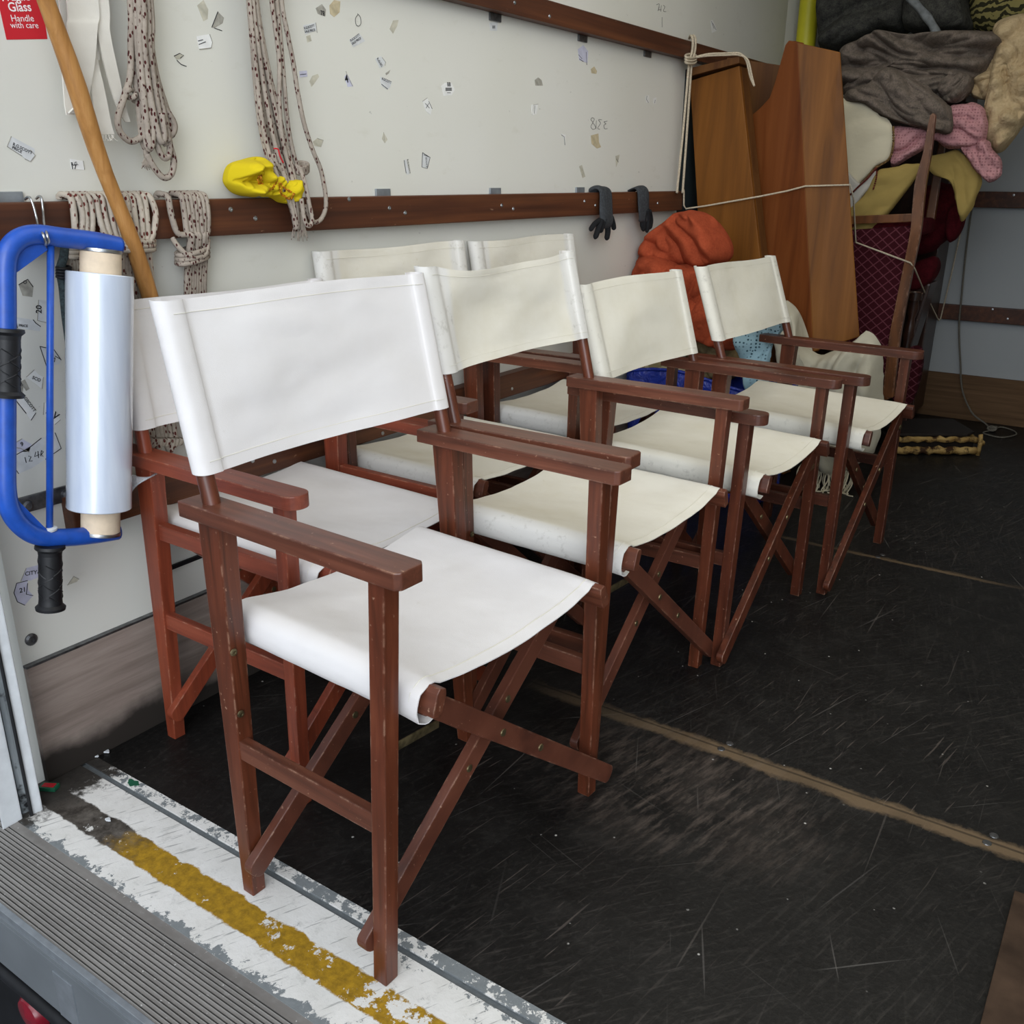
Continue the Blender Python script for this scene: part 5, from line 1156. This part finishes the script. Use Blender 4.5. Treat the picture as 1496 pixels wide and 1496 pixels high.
m = MB(); m.hexa([(c.x-.1, 3.46, c.z-.24), (c.x-.01, 3.46, c.z-.24), (c.x-.01, 3.62, c.z-.24), (c.x-.1, 3.62, c.z-.24)], [(c.x-.08, 3.46, c.z+.14), (c.x+.05, 3.46, c.z+.16), (c.x+.05, 3.62, c.z+.16), (c.x-.08, 3.62, c.z+.14)], .01); ak('side_frame', m, 'dark_wood', None)
for px, yy in ((1322, 3.46), (1300, 3.60)):
    m = MB(); b = at(px, 596, 'y', 3.46); m.beam((b.x, yy, b.z+.05), (b.x, yy, .001), .045, .045, (0, 1, 0), .004, .03, .03); ak('leg', m, 'dark_wood', None)

# ------------------------------------------------------------------ things behind the front row
rt_ = thing('plastic_bag', 'large blue plastic carrier bag standing open behind the chairs', 'bag', (.31, 2.30, 0))
x0, x1, y0, y1, zt = .03, .585, 2.175, 2.43, .425
def bag_fn(a, t):
    q = a*4; s = int(q) % 4; f = q-int(q)
    C4 = [(x0, y0), (x1, y0), (x1, y1), (x0, y1)]; p, p2 = C4[s], C4[(s+1) % 4]
    k = .9+.1*t; mx, my = (x0+x1)/2, (y0+y1)/2
    x = p[0]+(p2[0]-p[0])*f; y = p[1]+(p2[1]-p[1])*f
    x = mx+(x-mx)*k; y = my+(y-my)*k; z = .002+t*zt*(1+.05*math.sin(a*21))
    w = .012*fbm((x*2, y*2, z*2), 7, 3)*min(1, t*4)
    return Vector((x+w*(1 if s in (1, 3) else .3), y+w, z))
m = MB(); m.sheet(lambda a, t: bag_fn(a*.9999, t), 97, 16, .002); kid(obj('bag_body', m, 'bag', None, 3), rt_)
m = MB(); m.tube([bag_fn(i/64*.9999, 1.0) for i in range(65)], .006, 8); kid(obj('rim', m, 'bag', None, 3), rt_)
soft('printed_cloth', 'cream printed cotton with ring motifs lying in the blue bag', 'cloth', 'print', [([(885, 552), (900, 534), (935, 524), (965, 518), (992, 524), (1004, 545), (998, 565), (940, 562)], 'y', 2.30, .06, dict(amp=.015, scale=14, ang=.3, seed=2))], back=.08, K=14, N=70, lim=lambda q: Vector((max(q.x, .04), q.y, q.z)))
soft('striped_cushion', 'tan and brown cushion in the blue bag below the orange fleece', 'cushion', plain('tan_fur', '#8b7a5a', .9, 0, .1, .35, 22), [([(1008, 500), (1040, 488), (1082, 505), (1086, 540), (1060, 556), (1020, 548), (1004, 525)], 'y', 2.36, .06, dict(amp=.012, scale=14, ang=.3, seed=5))], back=.08, K=14, N=70)
soft('orange_fleece', 'rumpled orange-red fleece blanket piled beside the gloves', 'blanket', 'orange',
     [([(938, 372), (946, 348), (952, 340), (975, 322), (988, 311), (1010, 308), (1030, 312), (1050, 330), (1066, 358), (1064, 380), (1040, 390), (1000, 392), (965, 388)], 'y', 2.30, .09, dict(amp=.05, scale=8.5, ang=-.75, aniso=3.5, seed=3)),
      ([(908, 404), (925, 386), (945, 370), (975, 375), (1000, 390), (1010, 420), (1040, 440), (1060, 480), (1055, 502), (1020, 498), (985, 470), (950, 440)], 'y', 2.26, .07, dict(amp=.05, scale=9, ang=.95, aniso=3.5, seed=7)),
      ([(985, 392), (1010, 388), (1035, 395), (1040, 440), (1062, 470), (1078, 500), (1070, 512), (1030, 500), (1000, 450)], 'y', 2.22, .06, dict(amp=.04, scale=9, ang=1.2, aniso=3.5, seed=9))], back=.1, lim=lambda q: Vector((max(q.x, .012), q.y, q.z)))
soft('lace_cloth', 'pale blue lace-edged cloth hanging over the side of the blue bag', 'cloth', 'lace',
     [([(1074, 482), (1100, 470), (1128, 462), (1142, 458), (1145, 478), (1130, 500), (1124, 530), (1122, 560), (1128, 592), (1108, 598), (1092, 570), (1086, 535), (1078, 512)], 'y', 2.165, .02, dict(amp=.022, scale=14, ang=.6, aniso=3, seed=3))], back=.02, K=16, N=90)
cv = soft('draped_cover', 'off-white cover draped to the floor below the tall pine board', 'cover', 'white_cover',
     [([(1136, 460), (1138, 444), (1152, 440), (1166, 456), (1170, 480), (1174, 502), (1188, 514), (1202, 518), (1222, 510), (1244, 500), (1258, 490), (1264, 484), (1280, 494), (1289, 512), (1290, 560), (1289, 610), (1280, 655), (1262, 672), (1235, 690), (1205, 690), (1178, 668), (1158, 620), (1146, 580), (1140, 520)], 'y', 2.60, .10, dict(amp=.035, scale=10, ang=1.45, aniso=5, seed=4, centre=(1200, 590)))], back=.05, K=24, N=140)
m = MB()
fr = [at(a, b, 'y', 2.56) for a, b in ((1180, 668), (1200, 682), (1225, 686), (1245, 682))]
for i, p in enumerate(crom(fr, 14)):
    q = Vector((p.x+random.uniform(-.02, .02), p.y-random.uniform(.0, .05), .004)); m.tube(crom([p, (p+q)/2+Vector((random.uniform(-.02, .02), -.01, 0)), q, q+Vector((random.uniform(-.03, .03), random.uniform(-.03, .01), 0))], 4), .0026, 5)
kid(obj('fringe', m, 'cream'), cv)
# low rustic tray of birch poles
A = Vector((.80, 3.175, 0)); d = Vector((.82, .57, 0)).normalized(); nn = Vector((-d.y, d.x, 0)); Lg = .36
root = thing('rustic_stool', 'low rustic stool with dark top and peeled birch-pole edges by the bulkhead', 'stool', A, math.atan2(d.y, d.x))
def loc(u, v, z): return Vector((u, v, z))
m = MB(); m.prism([loc(.01, .015, .078), loc(Lg-.06, .015, .078), loc(Lg-.01, .06, .078), loc(Lg-.0, .28, .078), loc(.0, .28, .078)], (0, 0, .012), .003); obj('top_board', m, 'board_dark', root)
for z, r_, v in ((.066, .012, .012), (.020, .016, .006)):
    m = MB(); P = [loc(-.02+Lg*i/16, v+.005*math.sin(i*1.7), z+.003*math.sin(i*2.3)) for i in range(17)]; m.tube(P, [r_*(1+.2*math.sin(i*2.9)) for i in range(17)], 10); obj('front_pole', m, 'birch', root, 3)
m = MB(); P = [loc(Lg+.005, .01+.27*i/10, .05+.003*math.sin(i*2)) for i in range(11)]; m.tube(P, .013, 10); obj('side_pole', m, 'birch', root, 3)
m = MB(); m.box((.0, .03, .004), (Lg-.02, .27, .06), .004); obj('inner_box', m, 'board_dark', root)
m = MB(); m.tube([loc(Lg-.01, .0, .001), loc(Lg-.008, .0, .05), loc(Lg-.012, .002, .092)], .009, 10); obj('corner_post', m, 'birch', root, 3)
# grit lying on the sill and step
for k, (a, b, s_, lab) in enumerate(((140, 1105, .006, 'pale crumb of plaster in the corner of the sill by the kickboard'), (155, 1098, .008, 'flake of white paint lying on the black floor near the kickboard'), (158, 1198, .006, 'flake of white paint on the dark part of the sill stripe'))):
    c = at(a, b, 'z', .0015); m = MB(); m.prism([c+Vector((math.cos(t)*s_*(1+.4*math.sin(3*t+k)), math.sin(t)*s_*.7, 0)) for t in [i*2*PI/9 for i in range(9)]], (0, 0, .003), .0008); tag(obj('paint_flake', m, 'white_paint'), lab, 'paint flake')
#P2END
# ------------------------------------------------------------------ light
def lights():
    w = bpy.data.worlds.new('overcast_sky'); scn.world = w; w.use_nodes = True
    nt = w.node_tree; bg = nt.nodes['Background']
    tc = nt.nodes.new('ShaderNodeTexCoord'); dt = nt.nodes.new('ShaderNodeVectorMath'); dt.operation = 'DOT_PRODUCT'; dt.inputs[1].default_value = Vector((.62, -.76, .18)).normalized()
    nt.links.new(tc.outputs['Generated'], dt.inputs[0])
    cr = nt.nodes.new('ShaderNodeValToRGB'); nt.links.new(dt.outputs['Value'], cr.inputs['Fac'])
    E_ = cr.color_ramp.elements; E_[0].position = .45; E_[0].color = (.42, .46, .50, 1); E_[1].position = .985; E_[1].color = (5.5, 5.8, 6.2, 1)
    e = E_.new(.80); e.color = (.70, .77, .87, 1)
    e = E_.new(.945); e.color = (1.1, 1.2, 1.3, 1)
    nt.links.new(cr.outputs['Color'], bg.inputs[0]); bg.inputs[1].default_value = 1.15
    def area(name, loc, rot, sx, sy, p, c):
        l = bpy.data.lights.new(name, 'AREA'); l.shape = 'RECTANGLE'; l.size = sx; l.size_y = sy; l.energy = p; l.color = c
        o = bpy.data.objects.new(name, l); col.objects.link(o); o.location = loc; o.rotation_euler = rot; return o
    area('roof_light', (1.15, 1.2, 2.36), (0, 0, 0), 1.9, 2.6, 18, (1, .96, .85))
    area('sky_light', (1.6, -2.6, 3.0), (math.radians(52), 0, 0), 4.0, 3.0, 85, (.92, .96, 1.0))
lights()
scn.view_settings.view_transform = 'Standard'
scn.view_settings.look = 'None'
scn.view_settings.exposure = 0
scn.cycles.use_denoising = True
